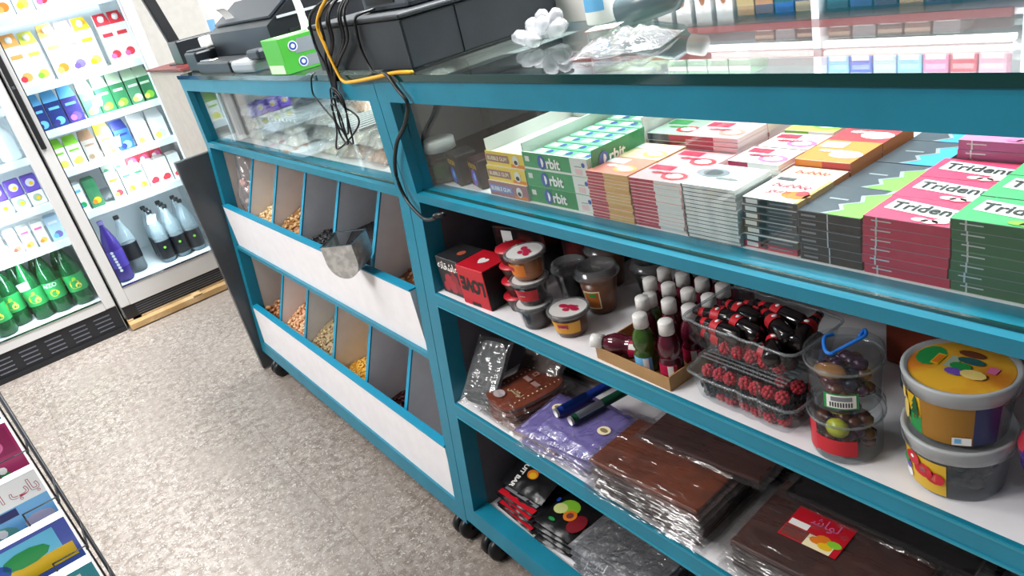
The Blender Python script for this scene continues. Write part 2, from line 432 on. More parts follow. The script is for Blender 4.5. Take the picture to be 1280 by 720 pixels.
NUTA = M('cashew_cream', '#d9b98a', .5); NUTB = M('seed_tan', '#b98e55', .5); NUTC = M('seed_dark_tan', '#8f6233', .5); NUTD = M('seed_pale', '#e4d2a8', .5)
BK1 = M('black_seed', '#1d1d20', .45); BK2 = M('grey_striped_seed', '#3c3d42', .5); HZ1 = M('hazel_brown', '#7d4a2a', .45); HZ2 = M('hazel_light', '#b7875a', .5)
PEA1 = M('peanut_pink', '#d79a74', .5); PEA2 = M('peanut_cream', '#e6c69c', .5); SUN1 = M('sunflower_grey', '#a08f6e', .55); SUN2 = M('sunflower_cream', '#c9b68a', .55)
LEN1 = M('split_pea_gold', '#e0a535', .45); LEN2 = M('split_pea_pale', '#efc765', .45); BN1 = M('bean_maroon', '#3b1216', .3); BN2 = M('bean_dark_red', '#5a1c22', .3)
heap('pumpkin_seeds', 'pale nuts heaped in the bin next to the bag of pink snacks', 'nuts', 1, 0, [(.545, .577), (.59, .592), (.64, .614), (.75, .64), (.98, .66)], (.007, .004, .0035), [NUTA, NUTB, NUTD, NUTD], 700, NUTB)
heap('roasted_seeds', 'golden brown seeds heaped in the upper bin beside the black seeds', 'nuts', 2, 0, [(.545, .580), (.6, .605), (.645, .622), (.75, .66), (.98, .68)], (.0065, .004, .0032), [NUTB, NUTA, NUTB, NUTC], 800, NUTC)
heap('black_seeds', 'black striped seeds heaped in the upper bin beside the metal scoop', 'seeds', 3, 0, [(.55, .585), (.6, .589), (.65, .586), (.98, .60)], (.008, .0035, .003), [BK1, BK1, BK2], 700, BK1)
heap('black_grain', 'smooth black grain filling the bin behind the metal scoop', 'grain', 4, 0, [(.575, .60), (.6, .628), (.7, .626), (.98, .63)], (.0025, .002, .002), [BK1], 500, BK1)
heap('mixed_nuts', 'small heap of brown mixed nuts in the upper bin by the counter joint', 'nuts', 5, 0, [(.55, .553), (.6, .558), (.66, .574), (.98, .60)], (.009, .0055, .005), [HZ1, HZ2, NUTC, NUTA], 420, HZ1)
heap('hazelnuts', 'brown hazelnuts in the lower bin at the end beside the dark board', 'nuts', 0, 1, [(.515, .228), (.55, .229), (.6, .245), (.98, .29)], (.0085, .0085, .0085), [HZ1, HZ1, HZ2], 330, HZ1)
heap('peanuts', 'pinkish peanuts heaped in the lower bin beside the hazelnuts', 'nuts', 1, 1, [(.515, .230), (.57, .259), (.615, .273), (.75, .32), (.98, .34)], (.006, .0045, .0042), [PEA1, PEA2, PEA2, NUTC], 900, PEA1)
heap('sunflower_seeds', 'grey brown sunflower seeds heaped in the lower bin beside the peanuts', 'seeds', 2, 1, [(.515, .226), (.58, .257), (.63, .271), (.75, .31), (.98, .33)], (.006, .003, .0026), [SUN1, SUN2, SUN1, NUTC], 1000, SUN1)
heap('split_peas', 'golden yellow split peas heaped in the lower bin', 'peas', 3, 1, [(.52, .200), (.57, .210), (.64, .205), (.98, .22)], (.0036, .0036, .0026), [LEN1, LEN2, LEN2], 1200, LEN1)
heap('red_beans', 'dark maroon beans in the lower bin beside the empty one', 'beans', 4, 1, [(.52, .166), (.58, .176), (.64, .165), (.98, .17)], (.0055, .004, .0035), [BN1, BN2, BN1], 800, BN1)

# bag of pink snacks in the first bin
bg = thing('snack_bag', 'clear plastic bag of pinkish snacks standing in the first upper bin', 'bag', (-2.357, .634, .4668))
rnd = random.Random(4); mb = MB()
for i in range(90):
    a = rnd.uniform(0, 6.28); r = .074 * math.sqrt(rnd.random()); mb.ell((r * math.cos(a), r * .75 * math.sin(a), rnd.uniform(.012, .21)), (.014, .011, .01), rnd.choice([M('pink_snack', '#c79a92', .6), M('pale_snack', '#d8b9a9', .6)]), 6, 4, None)
mb.build('snacks', bg)
def bagf(u, v):
    a = 2 * math.pi * u; r = (.083 + .006 * math.sin(9 * a + 8 * v) + .012 * fbm((math.cos(a) * 2, math.sin(a) * 2, v * 5))) * (1 - .55 * max(0, v - .55) / .45) * (.9 + .1 * min(1, v * 8))
    return (r * math.cos(a), r * .8 * math.sin(a), .004 + .3 * v)
MB().grid(bagf, 40, 22, CLEAR('bag_film_clear', '#ffffff', .12, body=.14, bodycol='#e6e2e6', ior=1.8, bump=1, bscale=30, bdist=.012)).build('bag_film', bg)

# metal scoop hooked over the bin front
sp = thing('metal_scoop', 'hammered metal scoop resting on the edge of the upper bins', 'scoop', (-1.436, .510, .6185))
ALU = M('hammered_aluminium', '#cfceca', .42, metal=.45, var=.18, vscale=60, bump=.5, bscale=70)
X = RZ(36) @ RX(3)
pr = [(-.037, .064)] + [(-.037 * math.cos(a * R2D), .028 - .04 * math.sin(a * R2D)) for a in range(0, 181, 15)] + [(.037, .064)]
mb = MB(); n = len(pr)
def ring(y, s): return [(px * s, y, pz * s + .0 * s) for px, pz in pr]
a_, b_, c_, d_ = ring(-.03, 1), ring(.034, 1.03), ring(-.03, .95), ring(.034, .98)
vs = a_ + b_ + c_ + d_; fs = []
for i in range(n - 1):
    fs.append((i, n + i, n + i + 1, i + 1)); fs.append((2 * n + i, 2 * n + i + 1, 3 * n + i + 1, 3 * n + i)); fs.append((n + i, 3 * n + i, 3 * n + i + 1, n + i + 1))
mb.add(vs, fs, ALU, True, X); mb.prism([(p, q) for p, q in pr], -.034, -.029, ALU, 'y', X)
mb.tube([(-.038, -.032, .064), (.038, -.032, .064)], .002, CHROME, 6, X=X); mb.tube([(.037, -.03, .064), (.038, .034, .066)], .0016, CHROME, 6, X=X); mb.tube([(-.037, -.03, .064), (-.038, .034, .066)], .0016, CHROME, 6, X=X); mb.tube([(-.038, .034, .066), (.038, .034, .066)], .0016, CHROME, 6, X=X)
mb.build('bowl', sp)
# ------------------------------------------------------------------ fridges
FRW = M('fridge_white_liner', '#eef3f5', .4); FRF = M('fridge_frame_silver', '#c6c5c4', .4, metal=.15); FRB = M('fridge_black', '#17181d', .45, bump=.05)
LED = M('led_strip', '#eef6ff', .5, emit=.9)
SLOT = M('vent_slot_grey', '#5d6068', .5)
def fridge(label, y0, y1, z0, zk, zg, shelves, kick_slots, handle):
    XF, XB = -3.51, -4.12
    t = thing('drinks_fridge', label, 'fridge', (XF, (y0 + y1) / 2, 0)); inv = T(-XF, -(y0 + y1) / 2, 0)
    def part(n, mb, p=t):
        mb.v = [tuple(inv @ Vector(v)) for v in mb.v]; return mb.build(n, p)
    a, b = y0 + .03, y1 - .03
    body = MB().box(XB, XF - .04, y0, a, z0, 1.98, FRW).box(XB, XF - .04, b, y1, z0, 1.98, FRW).box(XB, XB + .03, a, b, z0, 1.98, FRW).box(XB, XF - .04, a, b, 1.9, 1.98, FRW)
    body.box(XB + .03, XF - .04, a, b, zg - .05, zg - .008, FRW)
    part('body', body)
    # door frame with its pane
    d = MB(); st = .045
    d.rbox(XF - .036, XF, y0 + .003, y0 + st, zk, 1.97, FRF, .004); d.rbox(XF - .036, XF, y1 - st, y1 - .003, zk, 1.97, FRF, .004)
    d.box(XF - .034, XF - .001, y0 + st, y1 - st, zk, zg, FRF); d.box(XF - .034, XF - .001, y0 + st, y1 - st, 1.88, 1.97, FRF)
    d.box(XF - .03, XF - .0005, y0 + st - .002, y0 + st + .002, zg, 1.88, BLACK).box(XF - .03, XF + .0006, y0 + st, y1 - st, zg - .004, zg + .001, CHROME)
    door = part('door', d)
    part('glass_pane', MB().box(XF - .022, XF - .018, y0 + st, y1 - st, zg, 1.88, FRGLASS), door)
    if handle: part('handle', MB().rbox(XF + .0002, XF + .018, y0 + .006, y0 + .026, .822, 1.32, BLACK, .004).box(XF + .018, XF + .019, y0 + .010, y0 + .02, 1.06, 1.072, CHROME), door)
    g = MB()
    for q in ((y0 + .006, y0 + .03, zk, 1.96), (y1 - .03, y1 - .006, zk, 1.96), (y0 + .03, y1 - .03, zk, zg - .012), (y0 + .03, y1 - .03, 1.9, 1.96)): g.box(XF - .0398, XF - .0365, *q, FRB)
    part('gasket', g)
    k = MB().box(XF - .04, XF - .012, y0 + .008, y1 - .004, z0 + .0, zk - .002, FRB)
    if kick_slots == 'slots':
        for c in range(5):
            for r in range(4):
                yy = y1 - .075 - c * .098; k.tube([(XF - .0115, yy - .033 + r * .001, zk - .028 - r * .019), (XF - .0115, yy + .033, zk - .028 - r * .019)], .0032, SLOT, 6)
        k.box(XF - .012, XF - .004, y0 + .008, y1 - .004, z0, z0 + .022, FRB)
    else:
        for r in range(5): k.box(XF - .0125, XF - .0105, y0 + .06, y1 - .08, zk - .014 - r * .0105, zk - .0115 - r * .0105, SLOT)
    part('kick_panel', k)
    for z in shelves:
        s = MB().box(-4.06, -3.60, a, b, z - .012, z, FRW)
        s.box(-3.60, -3.592, a, b, z - .026, z + .003, FRW)
        part('shelf', s)
    l = MB()
    for yy in (a + .006, b - .006): l.box(-3.585, -3.575, yy - .006, yy + .006, zg + .02, 1.86, LED)
    part('led_strip', l)
    area('fridge_lamp', (-3.60, (y0 + y1) / 2, 1.84), (-3.85, (y0 + y1) / 2, .4), .04, .4, 8, (.93, .97, 1))
    for z in shelves: area('shelf_lamp', (-3.62, (y0 + y1) / 2, z - .03), (-3.8, (y0 + y1) / 2, z - .3), .04, .4, 2.6, (.93, .97, 1))
fridge('glass door drinks fridge with the long black handle, standing on a wooden pallet', .185, .735, .04, .102, .184, [.519, .7066, .873, 1.048, 1.308], 'lines', True)
fridge('glass door drinks fridge with slotted black kick panel, full of green bottles', -.37, .178, .0, .122, .162, [.444, .606, .80, 1.0, 1.25], 'slots', False)
WD = M('raw_pine', '#c9ac80', .7, c2='#b08f60', vscale=9, bump=.2)
pl = thing('wooden_pallet', 'raw pine pallet under the fridge with the black handle', 'pallet', (-3.5, .45, 0))
MB().rbox(-.012, .035, -.262, .3, .004, .032, WD, .003).build('front_beam', pl)
MB().rbox(-.06, -.015, -.262, -.235, .0, .038, WD, .003).build('corner_block', pl)
MB().rbox(-.01, .038, .02, .06, .0325, .0395, WD, .003).build('wood_block', pl)
MB().rbox(-.58, -.02, -.2, .28, .002, .036, WD, .003).build('deck', pl)

# ---- packs and bottles (front looks to +X)
def carton(w, d, h, body, pic, stripe, cap=None, gable=.22, pic2=None):
    mb = MB(); hb = h * (1 - gable)
    mb.box(-d, 0, -w / 2, w / 2, 0, hb, body)
    q = w * .5
    mb.add([(0, -q, hb), (0, q, hb), (-d, q, hb), (-d, -q, hb), (-d * .62, q * .8, h), (-d * .62, -q * .8, h), (-d, q * .8, h), (-d, -q * .8, h)],
           [(0, 1, 4, 5), (1, 2, 6, 4), (3, 0, 5, 7), (2, 3, 7, 6), (4, 6, 7, 5)], [stripe if gable > .15 else body] + [body] * 4)
    R = RIGHT(.0006, 0, 0)
    if pic:
        mb.disc(w * .3, 0, pic, 12, R, 1, .95, w * .06, hb * .24); mb.disc(w * .2, .0003, pic2 or pic, 10, R, 1, 1, -w * .17, hb * .20)
    mb.rect(-w * .34, w * .34, hb * .70, hb * .80, stripe, R, .0002)
    return mb, cap
CART = {}
def put_carton(key, label, x, y, z, group, rz=0):
    spec = CART[key]
    t = thing('drink_carton', label, 'carton', (x, y, z), rz, group)
    if key not in _P:
        mb, cap = carton(*spec); b = mb.build('carton_body', t); kids = [b]
        if cap:
            w, d, h = spec[:3]; X = T(-d * .28, 0, h * .875) @ RY(38)
            kids.append(MB().lathe([(0, .012), (.011, .012), (.012, .008), (.012, -.006)], cap, 12, X=X).build('cap', t))
        _P[key] = kids
    else:
        for k in _P[key]:
            c = k.copy(); COL.objects.link(c); c.parent = t
    return t
_P = {}
CW = M('carton_white', '#f4f2ee', .45); CWG = M('carton_pale_green', '#d7e8c9', .45); CG = M('carton_green', '#2f7a4d', .45); CN = M('carton_navy', '#232f6e', .4); CPU = M('carton_violet', '#3b2f7a', .4)
PEACH = M('peach_print', '#eda455', .5); GRAPE = M('grape_print', '#7a68ad', .5); PEAR = M('pear_print', '#d2cf4d', .5); LEMON = M('lemon_print', '#ecd75c', .5); STRAW = M('strawberry_print', '#d8323f', .45)
MILKB = M('milk_blue_print', '#4d7fc0', .45); COCOA = M('cocoa_print', '#8b6b55', .5); SAGE = M('sage_print', '#9fb39a', .5)
CART.update({'mango': (.062, .06, .205, CW, PEACH, PEACH, CW, .24, STRAW), 'pear': (.06, .06, .20, CW, PEAR, PEAR, CW, .24, LIME), 'orange': (.064, .06, .21, CW, ORG, PEACH, CW, .24, PEACH),
 'grape': (.062, .06, .205, CW, GRAPE, PINK, CW, .24, PURP), 'pine': (.062, .06, .205, CW, LEMON, YEL, CW, .24, YEL), 'cherry': (.058, .06, .20, CW, STRAW, STRAW, CW, .24, PINK),
 'navy': (.058, .055, .145, CN, LBLUE, LBLUE, None, .3, CPU), 'violet': (.06, .055, .145, CPU, PURP, LBLUE, None, .3, PINK), 'green': (.057, .055, .145, CG, LIME, CWG, None, .3, LEMON), 'sage': (.057, .055, .145, M('carton_sage', '#4e8a63', .45), CWG, CWG, None, .3, LEMON),
 'limew': (.056, .055, .125, CW, LEMON, LIME, None, .3, PEAR), 'cocoa': (.056, .055, .125, M('carton_grey_brown', '#a79d96', .45), SAGE, COCOA, None, .3, COCOA), 'banana': (.06, .055, .13, M('carton_cream', '#d8d5b8', .45), PEAR, YEL, None, .3, SAGE),
 'blue': (.06, .055, .125, M('carton_blue', '#2b57a5', .4), LBLUE, NAVY, None, .3, NAVY), 'milk': (.066, .055, .13, CW, CWG, CW, None, .3, LEMON),
 'slim': (.045, .045, .125, CW, GRN, LBLUE, None, .06, MILKB), 'mangog': (.05, .05, .128, M('carton_forest', '#3e7d55', .45), YEL, CG, None, .06, ORG), 'peachj': (.05, .05, .12, CW, STRAW, ORG, None, .06, PEACH), 'pinej': (.046, .05, .12, CW, YEL, GRN, None, .06, LEMON), 'berry': (.05, .05, .12, CW, STRAW, CW, None, .06, STRAW),
 'redbox': (.05, .05, .055, M('carton_red', '#c93a4a', .45), PINK, STRAW, None, .06, CW), 'greybox': (.05, .05, .05, M('carton_dim', '#8f9a94', .5), SAGE, CG, None, .06, CG),
 'choc': (.042, .045, .105, CW, COCOA, CW, None, .05, BROWN), 'vanilla': (.042, .045, .105, CW, PEACH, PINK, None, .05, ORG), 'ice': (.052, .045, .11, M('carton_ice', '#bcd5ea', .45), GRAPE, CW, None, .05, LBLUE)})
XS = -3.635
S1 = 'large juice cartons on the fridge shelf'
for i, (k, y, l) in enumerate([('mango', .268, 'white juice carton with mango picture, first beside the black door handle'), ('pear', .33, 'white juice carton with yellow green pear and lime top'), ('orange', .405, 'white juice carton with a large orange picture, third in its row'),
    ('grape', .47, 'white juice carton with a purple grape picture'), ('pine', .533, 'white juice carton with pale yellow fruit picture, beside the grape one'), ('cherry', .615, 'white and red juice carton at the counter end of the big carton shelf'), ('cherry', .672, 'white juice carton with red fruit in the far corner of its shelf')]):
    put_carton(k, l, XS, y, 1.0485, S1)
for k, y, l in [('orange', .30, 'juice carton with orange picture on the highest visible fridge shelf'), ('pine', .37, 'juice carton with yellow picture on the highest visible fridge shelf'), ('cherry', .44, 'juice carton with pink picture on the highest visible fridge shelf'), ('mango', .52, 'juice carton with mango picture on the highest visible fridge shelf')]:
    put_carton(k, l, XS, y, 1.3085, 'juice cartons on the highest shelf')
for k, y, l in [('navy', .245, 'navy carton tucked against the fridge door frame in the row of dark cartons'), ('navy', .308, 'navy blue drink carton with light blue print'), ('violet', .372, 'violet drink carton beside the green ones'), ('sage', .442, 'pale green drink carton next to the violet one'), ('green', .503, 'green drink carton in the middle of the green row'), ('green', .563, 'green drink carton, third of the green row'), ('sage', .625, 'pale green carton, last in the row of dark cartons'), ('green', .675, 'green carton in the far corner of the dark carton row')]:
    put_carton(k, l, XS, y, .8735, 'small dark cartons in a row')
for k, y, l in [('limew', .248, 'white and lime carton by the door frame above the juice packs'), ('limew', .308, 'second white and lime carton above the juice packs'), ('cocoa', .37, 'grey brown drink carton between lime and cream cartons'), ('banana', .438, 'cream carton with yellow top'), ('blue', .505, 'blue drink carton between the cream and white ones'), ('milk', .58, 'white milk carton beside the blue carton'), ('milk', .655, 'white milk carton at the bright fridge wall')]:
    put_carton(k, l, XS, y, .7071, 'mixed small cartons in a row')
for k, y, l in [('slim', .245, 'slim white carton against the fridge door frame above the purple bottle'), ('mangog', .302, 'forest green carton with mango picture'), ('peachj', .395, 'white juice pack with orange top and peach picture'), ('pinej', .45, 'white juice pack with green top beside the peach one'), ('pinej', .5, 'white juice pack with green top beside the strawberry ones'), ('berry', .553, 'white pack with strawberry picture next to the green topped packs'), ('berry', .605, 'white pack with strawberry picture, middle of three'), ('berry', .66, 'white pack with strawberry picture at the fridge wall')]:
    put_carton(k, l, XS, y, .5195, 'small juice packs in a row')
for k, y, l in [('greybox', .40, 'dull grey green box stacked behind the peach juice pack'), ('greybox', .452, 'dull grey green box stacked behind the green topped pack'), ('redbox', .505, 'red box stacked above the strawberry packs, nearest the green tops'), ('redbox', .557, 'red box stacked above the strawberry packs, middle one'), ('redbox', .609, 'red box stacked above the strawberry packs, by the fridge wall')]:
    for z in (.5195, .576):
        put_carton(k, l if z > .55 else l.replace('stacked', 'at the base of the pile') , XS - .058, y, z, 'boxes piled behind the juice packs')
    put_carton(k, l.replace('stacked', 'crowning the pile'), XS - .058, y, .6325 - .0001, 'boxes piled behind the juice packs')
# bottles
def bottle(name, label, loc, h, r, liquid, lab, cap, glass, group=None, text=None, fill=.8, dot=None, key=None, rz=0):
    t = thing(name, label, 'bottle', loc, rz, group)
    if key in _P:
        for k in _P[key]: copy_tree(k, t)
        return t
    pr = [(0, .002), (r * .8, 0), (r, .012), (r * .97, h * .2), (r * .99, h * .45), (r, h * .56), (r * .85, h * .68), (r * .5, h * .82), (r * .3, h * .9), (r * .28, h * .945)]
    kids = [MB().lathe(pr, glass, 24).build('bottle_body', t)]
    lq = [(0, .003)] + [(a * .95, b + .001) for a, b in pr[1:] if b < h * fill]; lq.append((0, lq[-1][1]))
    kids.append(MB().lathe(lq, liquid, 20).build('drink', t))
    if lab:
        m = MB().lathe([(r * 1.008, h * (.08 if key == 'six' else .24)), (r * 1.012, h * .3), (r * 1.012, h * (.38 if key == 'six' else .48)), (r * 1.01, h * (.42 if key == 'six' else .52))], lab, 28)
        if dot:
            for a, rr, zz, mm in dot:
                vs = []
                for i in range(12):
                    q = 2 * math.pi * i / 12; an = a * R2D + rr * math.cos(q) / r
                    vs.append((r * 1.022 * math.cos(an), r * 1.022 * math.sin(an), h * zz + rr * math.sin(q)))
                m.poly(vs, mm)
        kids.append(m.build('label', t))
        if text:
            s, size, zz, mm = text
            v, f = text_geo(s); vs = []
            for p in v: an = -18 * R2D + p.x * size / r; vs.append((r * 1.03 * math.cos(an), r * 1.03 * math.sin(an), h * zz + p.y * size))
            kids.append(MB().add(vs, f, mm).build('lettering', t))
    kids.append(MB().lathe([(0, h), (r * .32, h), (r * .34, h * .99), (r * .34, h * .94), (0, h * .935)], cap, 16).build('cap', t))
    if key: _P[key] = kids
    return t
GB = CLEAR('green_pet', '#3fa05a', .06, body=.30, bodycol='#1f7a43', ior=1.5); GL = M('green_drink', '#1f6a3c', .3)
CB = CLEAR('clear_pet_bottle', '#eff5f7', .08, body=.22, bodycol='#d5e2e8', ior=1.3); COLA = M('cola_drink', '#1a1210', .2); PB = CLEAR('purple_pet', '#6a4fb0', .08, body=.6, bodycol='#4b3396', ior=1.5)
LABG = M('green_label', '#1f8a45', .4); LABK = M('black_label', '#15151b', .4); LABP = M('purple_label', '#43308f', .4)
bottle('juice_bottle', 'tall purple bottle with white writing inside the fridge door', (-3.635, .272, .1765), .285, .036, M('purple_drink', '#43307f', .3), LABP, M('lilac_cap', '#9a8cd0', .4), PB, dot=[(-22 + 1.5 * q, .0065, .5 - .05 * q, PWHITE) for q in range(7)], fill=.85)
bottle('cola_bottle', 'cola bottle with clear neck beside the purple bottle', (-3.70, .345, .1765), .27, .036, COLA, LABK, BLACK, CB, fill=.52)
for i in range(3):
    for j in range(3):
        bottle('water_bottle', ['black labelled clear bottle in the front row of the pack, ', 'black labelled clear bottle in the middle row of the pack, ', 'black labelled clear bottle in the rear row of the pack, '][j] + ['at the cola side', 'in the centre', 'at the wall side'][i],
               (-3.66 - .068 * j, .475 + .069 * i, .1765), .25, .033, M('still_water', '#7d93a0', .2), LABK, BLACK, CB, 'pack of black labelled bottles', dot=[(-8, .006, .3, LIME)], fill=.22, key='six')
YD = [(-14, .02, .36, YEL), (4, .012, .33, LEMON), (-6, .008, .45, LIME)]
for i, (x, y, l) in enumerate([(-3.625, -.222, 'green bottle with lemon label, out in front near the kick panel'), (-3.70, -.16, 'green bottle with lemon label standing further back'), (-3.66, -.075, 'green bottle with round lemon label between two others'), (-3.655, .0, 'green bottle with white letters on its label'), (-3.64, .085, 'green bottle at the door frame with bright reflections')]):
    bottle('soda_bottle', l, (x, y, .155), .27, .039, GL, LABG, M('green_cap', '#2f9a58', .4) if i != 4 else PWHITE, GB, 'green soda bottles on the fridge floor', text=('AIZO', .024, .47, PWHITE) if i == 3 else None, dot=YD if i != 3 else [(-10, .016, .34, YEL), (8, .008, .33, LIME)], key='sodaA' if i not in (3,) else 'sodaB', fill=.8)
for x in range(4):
    bottle('soda_bottle', 'green bottle in the dim rear row of the fridge floor, ' + ['first', 'second', 'third', 'fourth'][x] + ' along', (-3.80, -.2 + .09 * x, .155), .27, .039, GL, LABG, GRN, GB, 'green soda bottles in the rear row', key='sodaA')
for k, y, l in [('choc', -.105, 'white small carton with brown picture, farther from the door edge'), ('choc', -.05, 'white small carton with brown picture, second on its shelf'), ('vanilla', .0, 'white small carton with pinkish picture'), ('vanilla', .052, 'white carton with orange picture beside the pale blue one'), ('ice', .11, 'pale blue carton at the door edge')]:
    put_carton(k, l, XS, y, .4445, 'small flavoured cartons in a row')
# purple wrapped packs and white bottles on the next shelf up
def softpack(label, loc, sx, sy, sz, m, m2, group, cat='pack', name='foil_pack'):
    t = thing(name, label, cat, loc, 0, group)
    mb = MB(); mb.rbox(-sx, 0, -sy / 2, sy / 2, 0, sz, m, .006, 2)
    mb.disc(sy * .3, .001, m2, 12, RIGHT(0, 0, sz * .55)); mb.disc(sy * .15, .0016, YEL, 10, RIGHT(0, sy * .05, sz * .5))
    mb.build('wrapper', t); return t
for i in range(4):
    softpack('purple foil pack with round print, ' + ['first from the door edge', 'second from the door edge', 'third from the door edge', 'fourth from the door edge'][i], (XS, .105 - .062 * i, .666), .05, .056, .068, PURP, M('milky_print', '#d8d4ee', .45), 'purple packs in the fridge')
for i in range(4):
    softpack('white wrapped pack under the purple ones, ' + ['first from the door edge', 'second from the door edge', 'third from the door edge', 'fourth from the door edge'][i], (XS, .105 - .062 * i, .6065), .05, .056, .058, CW, SAGE, 'white packs in the fridge')
for i, y in enumerate((.09, .0, -.09)):
    bottle('milk_bottle', 'white milk bottle with red cap, ' + ['next to the door edge', 'second along its shelf', 'third along its shelf'][i], (-3.65, y, .8005), .17, .038, M('milk', '#eef0ee', .4), None, RED, M('milk_pet', '#eceff0', .3), 'white milk bottles in a row', key='milkb', fill=.6)
for i in range(4):
    put_carton('navy', 'navy carton on the fridge shelf above the milk bottles, ' + ['first', 'second', 'third', 'fourth'][i] + ' from the door edge', XS, .1 - .065 * i, 1.0005, 'navy cartons over the milk')
# ------------------------------------------------------------------ gum and boxes in the glass case
ZD = .8012
SIDEW = M('gum_side_white', '#dedbd8', .4); DGREY = M('gum_dark_grey', '#4a474a', .4); GRN2 = M('gum_green', '#1d5a37', .35); GRNT = M('gum_green_top', '#3fa765', .35); CRT = M('gum_red_top', '#d63a63', .35)
GOLD = M('gum_gold', '#d9a765', .35); CORAL = M('gum_coral', '#e08a7a', .35); ROSE = M('gum_rose', '#b8364f', .35); PALEP = M('gum_pale_pink', '#efc3c4', .4); SLATE = M('gum_slate', '#454d57', .35); WAVEG = M('gum_wave_green', '#7fd34f', .35); WAVEB = M('gum_wave_blue', '#3aa6ee', .35); PTOP = M('gum_pink_top', '#e27fa8', .35); MAGS = M('gum_magenta_side', '#b9548f', .35)
CREAM = M('gum_cream', '#f3e6bd', .4); WTOP = M('gum_white_top', '#f6f4f1', .35)
def gum_body(w, d, t, top, front, right=None, marks=None):
    mb = MB().box(0, w, 0, d, 0, t, [front, top, front, front, front, right or front])
    if marks: marks(mb, w, d, t)
    return mb
def m_silver(mb, w, d, t):      # silver ticks on the narrow face
    mb.rect(.1 * w, .34 * w, t * .55, t * .68, SILVER, FRONT(0, -.0002, 0)); mb.rect(.155 * w, .175 * w, 0, t, SILVER, FRONT(0, -.0003, 0))
    mb.rect(.0, w, t * .93, t * .985, GREYINK, FRONT(0, -.0002, 0))
def m_two(a, b, s=.5):
    def f(mb, w, d, t):
        mb.rect(0, w * s, t * .06, t * .9, a, FRONT(0, -.0002, 0)); mb.rect(w * s, w, t * .06, t * .9, b, FRONT(0, -.0002, 0)); mb.rect(0, w, t * .9, t, WTOP, FRONT(0, -.0002, 0))
    return f
def m_line(mb, w, d, t):
    mb.rect(0, w, 0, t * .16, DGREY, FRONT(0, -.0002, 0)); mb.rect(0, .03 * w, 0, t, DGREY, FRONT(0, -.0003, 0))
def m_bar(mb, w, d, t):
    mb.rect(.06 * w, .28 * w, t * .2, t * .8, SIDEW, FRONT(0, -.0002, 0)); mb.rect(.32 * w, .46 * w, t * .2, t * .8, INK, FRONT(0, -.0002, 0)); mb.rect(.5 * w, .92 * w, t * .4, t * .6, GREYINK, FRONT(0, -.0002, 0)); mb.rect(0, w, t * .92, t, SILVER, FRONT(0, -.0002, 0))
def m_black(mb, w, d, t):
    mb.rect(.06 * w, .30 * w, t * .35, t * .6, GREYINK, FRONT(0, -.0002, 0)); mb.rect(.48 * w, .5 * w, t * .0, t, SILVER, FRONT(0, -.0002, 0)); mb.rect(0, w, t * .94, t, GREYINK, FRONT(0, -.0003, 0)); mb.rect(.0, .02 * w, 0, t, SLATE, FRONT(0, -.0003, 0))
def squiggle(mb, L_, h, X, m):      # unreadable small print: a wavering line of strokes
    n = 9
    for i in range(n):
        a = -L_ / 2 + L_ * i / n; hh = h * (.55 + .45 * abs(math.sin(i * 2.3))); mb.poly([(a, -hh / 2, 0), (a + L_ / n * .62, -hh / 2, 0), (a + L_ / n * .62 + .0012, hh / 2, 0), (a + .0012, hh / 2, 0)], m, X)
def l_trident(bandm, leaf):
    def f(mb, w, d, t):
        z = t + .0004
        mb.poly([(.10 * w, .42 * d, z), (.98 * w, .22 * d, z), (.98 * w, .66 * d, z), (.12 * w, .86 * d, z)], WTOP)
        for i, (cx, cy) in enumerate(((.62, .13), (.74, .1), (.84, .16))): mb.disc(.07 * w, z + .0002, leaf, 8, None, 1.4, .8, cx * w, cy * d)
        mb.text('Trident', .021, frame((.55 * w, .54 * d, z + .0006), (1, -.07, 0), (.0, 1, 0)), INK, bold=.02)
    return f
def l_bubble(mb, w, d, t):
    z = t + .0004
    mb.text('bubble', .017, T(.5 * w, .62 * d, z + .0003), CRIM, shear=.25); mb.text('gum', .015, T(.45 * w, .36 * d, z + .0003), CRIM, shear=.25)
    mb.rect(.08 * w, .4 * w, .82 * d, .95 * d, DGREY, None, z); mb.disc(.012, z, ORG, 10, None, 1.4, .8, .78 * w, .3 * d); mb.disc(.007, z + .0002, STRAW, 10, None, 1, 1, .85 * w, .38 * d)
    mb.rect(.93 * w, w, 0, d, GOLD, None, z)
def l_fruit(a, b, word):
    def f(mb, w, d, t):
        z = t + .0004
        mb.rect(.06 * w, .5 * w, .62 * d, .9 * d, a, None, z); mb.disc(.013, z, b, 10, None, 1.5, .9, .72 * w, .34 * d); mb.disc(.009, z + .0002, WTOP, 10, None, 1.4, .8, .72 * w, .34 * d)
        squiggle(mb, .034, .0085, T(.44 * w, .45 * d, z + .0003), a)
    return f
def l_plain(mb, w, d, t):
    z = t + .0004
    mb.disc(.014, z, GREYINK, 12, None, 1.6, .9, .22 * w, .6 * d); mb.disc(.009, z + .0002, DGREY, 10, None, 1.5, .9, .22 * w, .6 * d); squiggle(mb, .03, .008, T(.6 * w, .4 * d, z), GREYINK)
def l_wave(a):
    def f(mb, w, d, t):
        z = t + .0004
        pts = [(.42, 0), (.62, .18), (.5, .34), (.74, .5), (.64, .7), (.92, .84), (.97, 1.0)]
        mb.poly([(p * w, q * d, z) for p, q in pts] + [(w, d, z), (w, 0, z)], a)
        for (p, q), (p2, q2) in zip(pts, pts[1:]): mb.poly([(p * w - .003, q * d, z + .0003), (p * w + .0015, q * d, z + .0003), (p2 * w + .0015, q2 * d, z + .0003), (p2 * w - .003, q2 * d, z + .0003)], SILVER)
        mb.rect(.2 * w, .5 * w, .5 * d, .54 * d, SILVER, None, z)
    return f
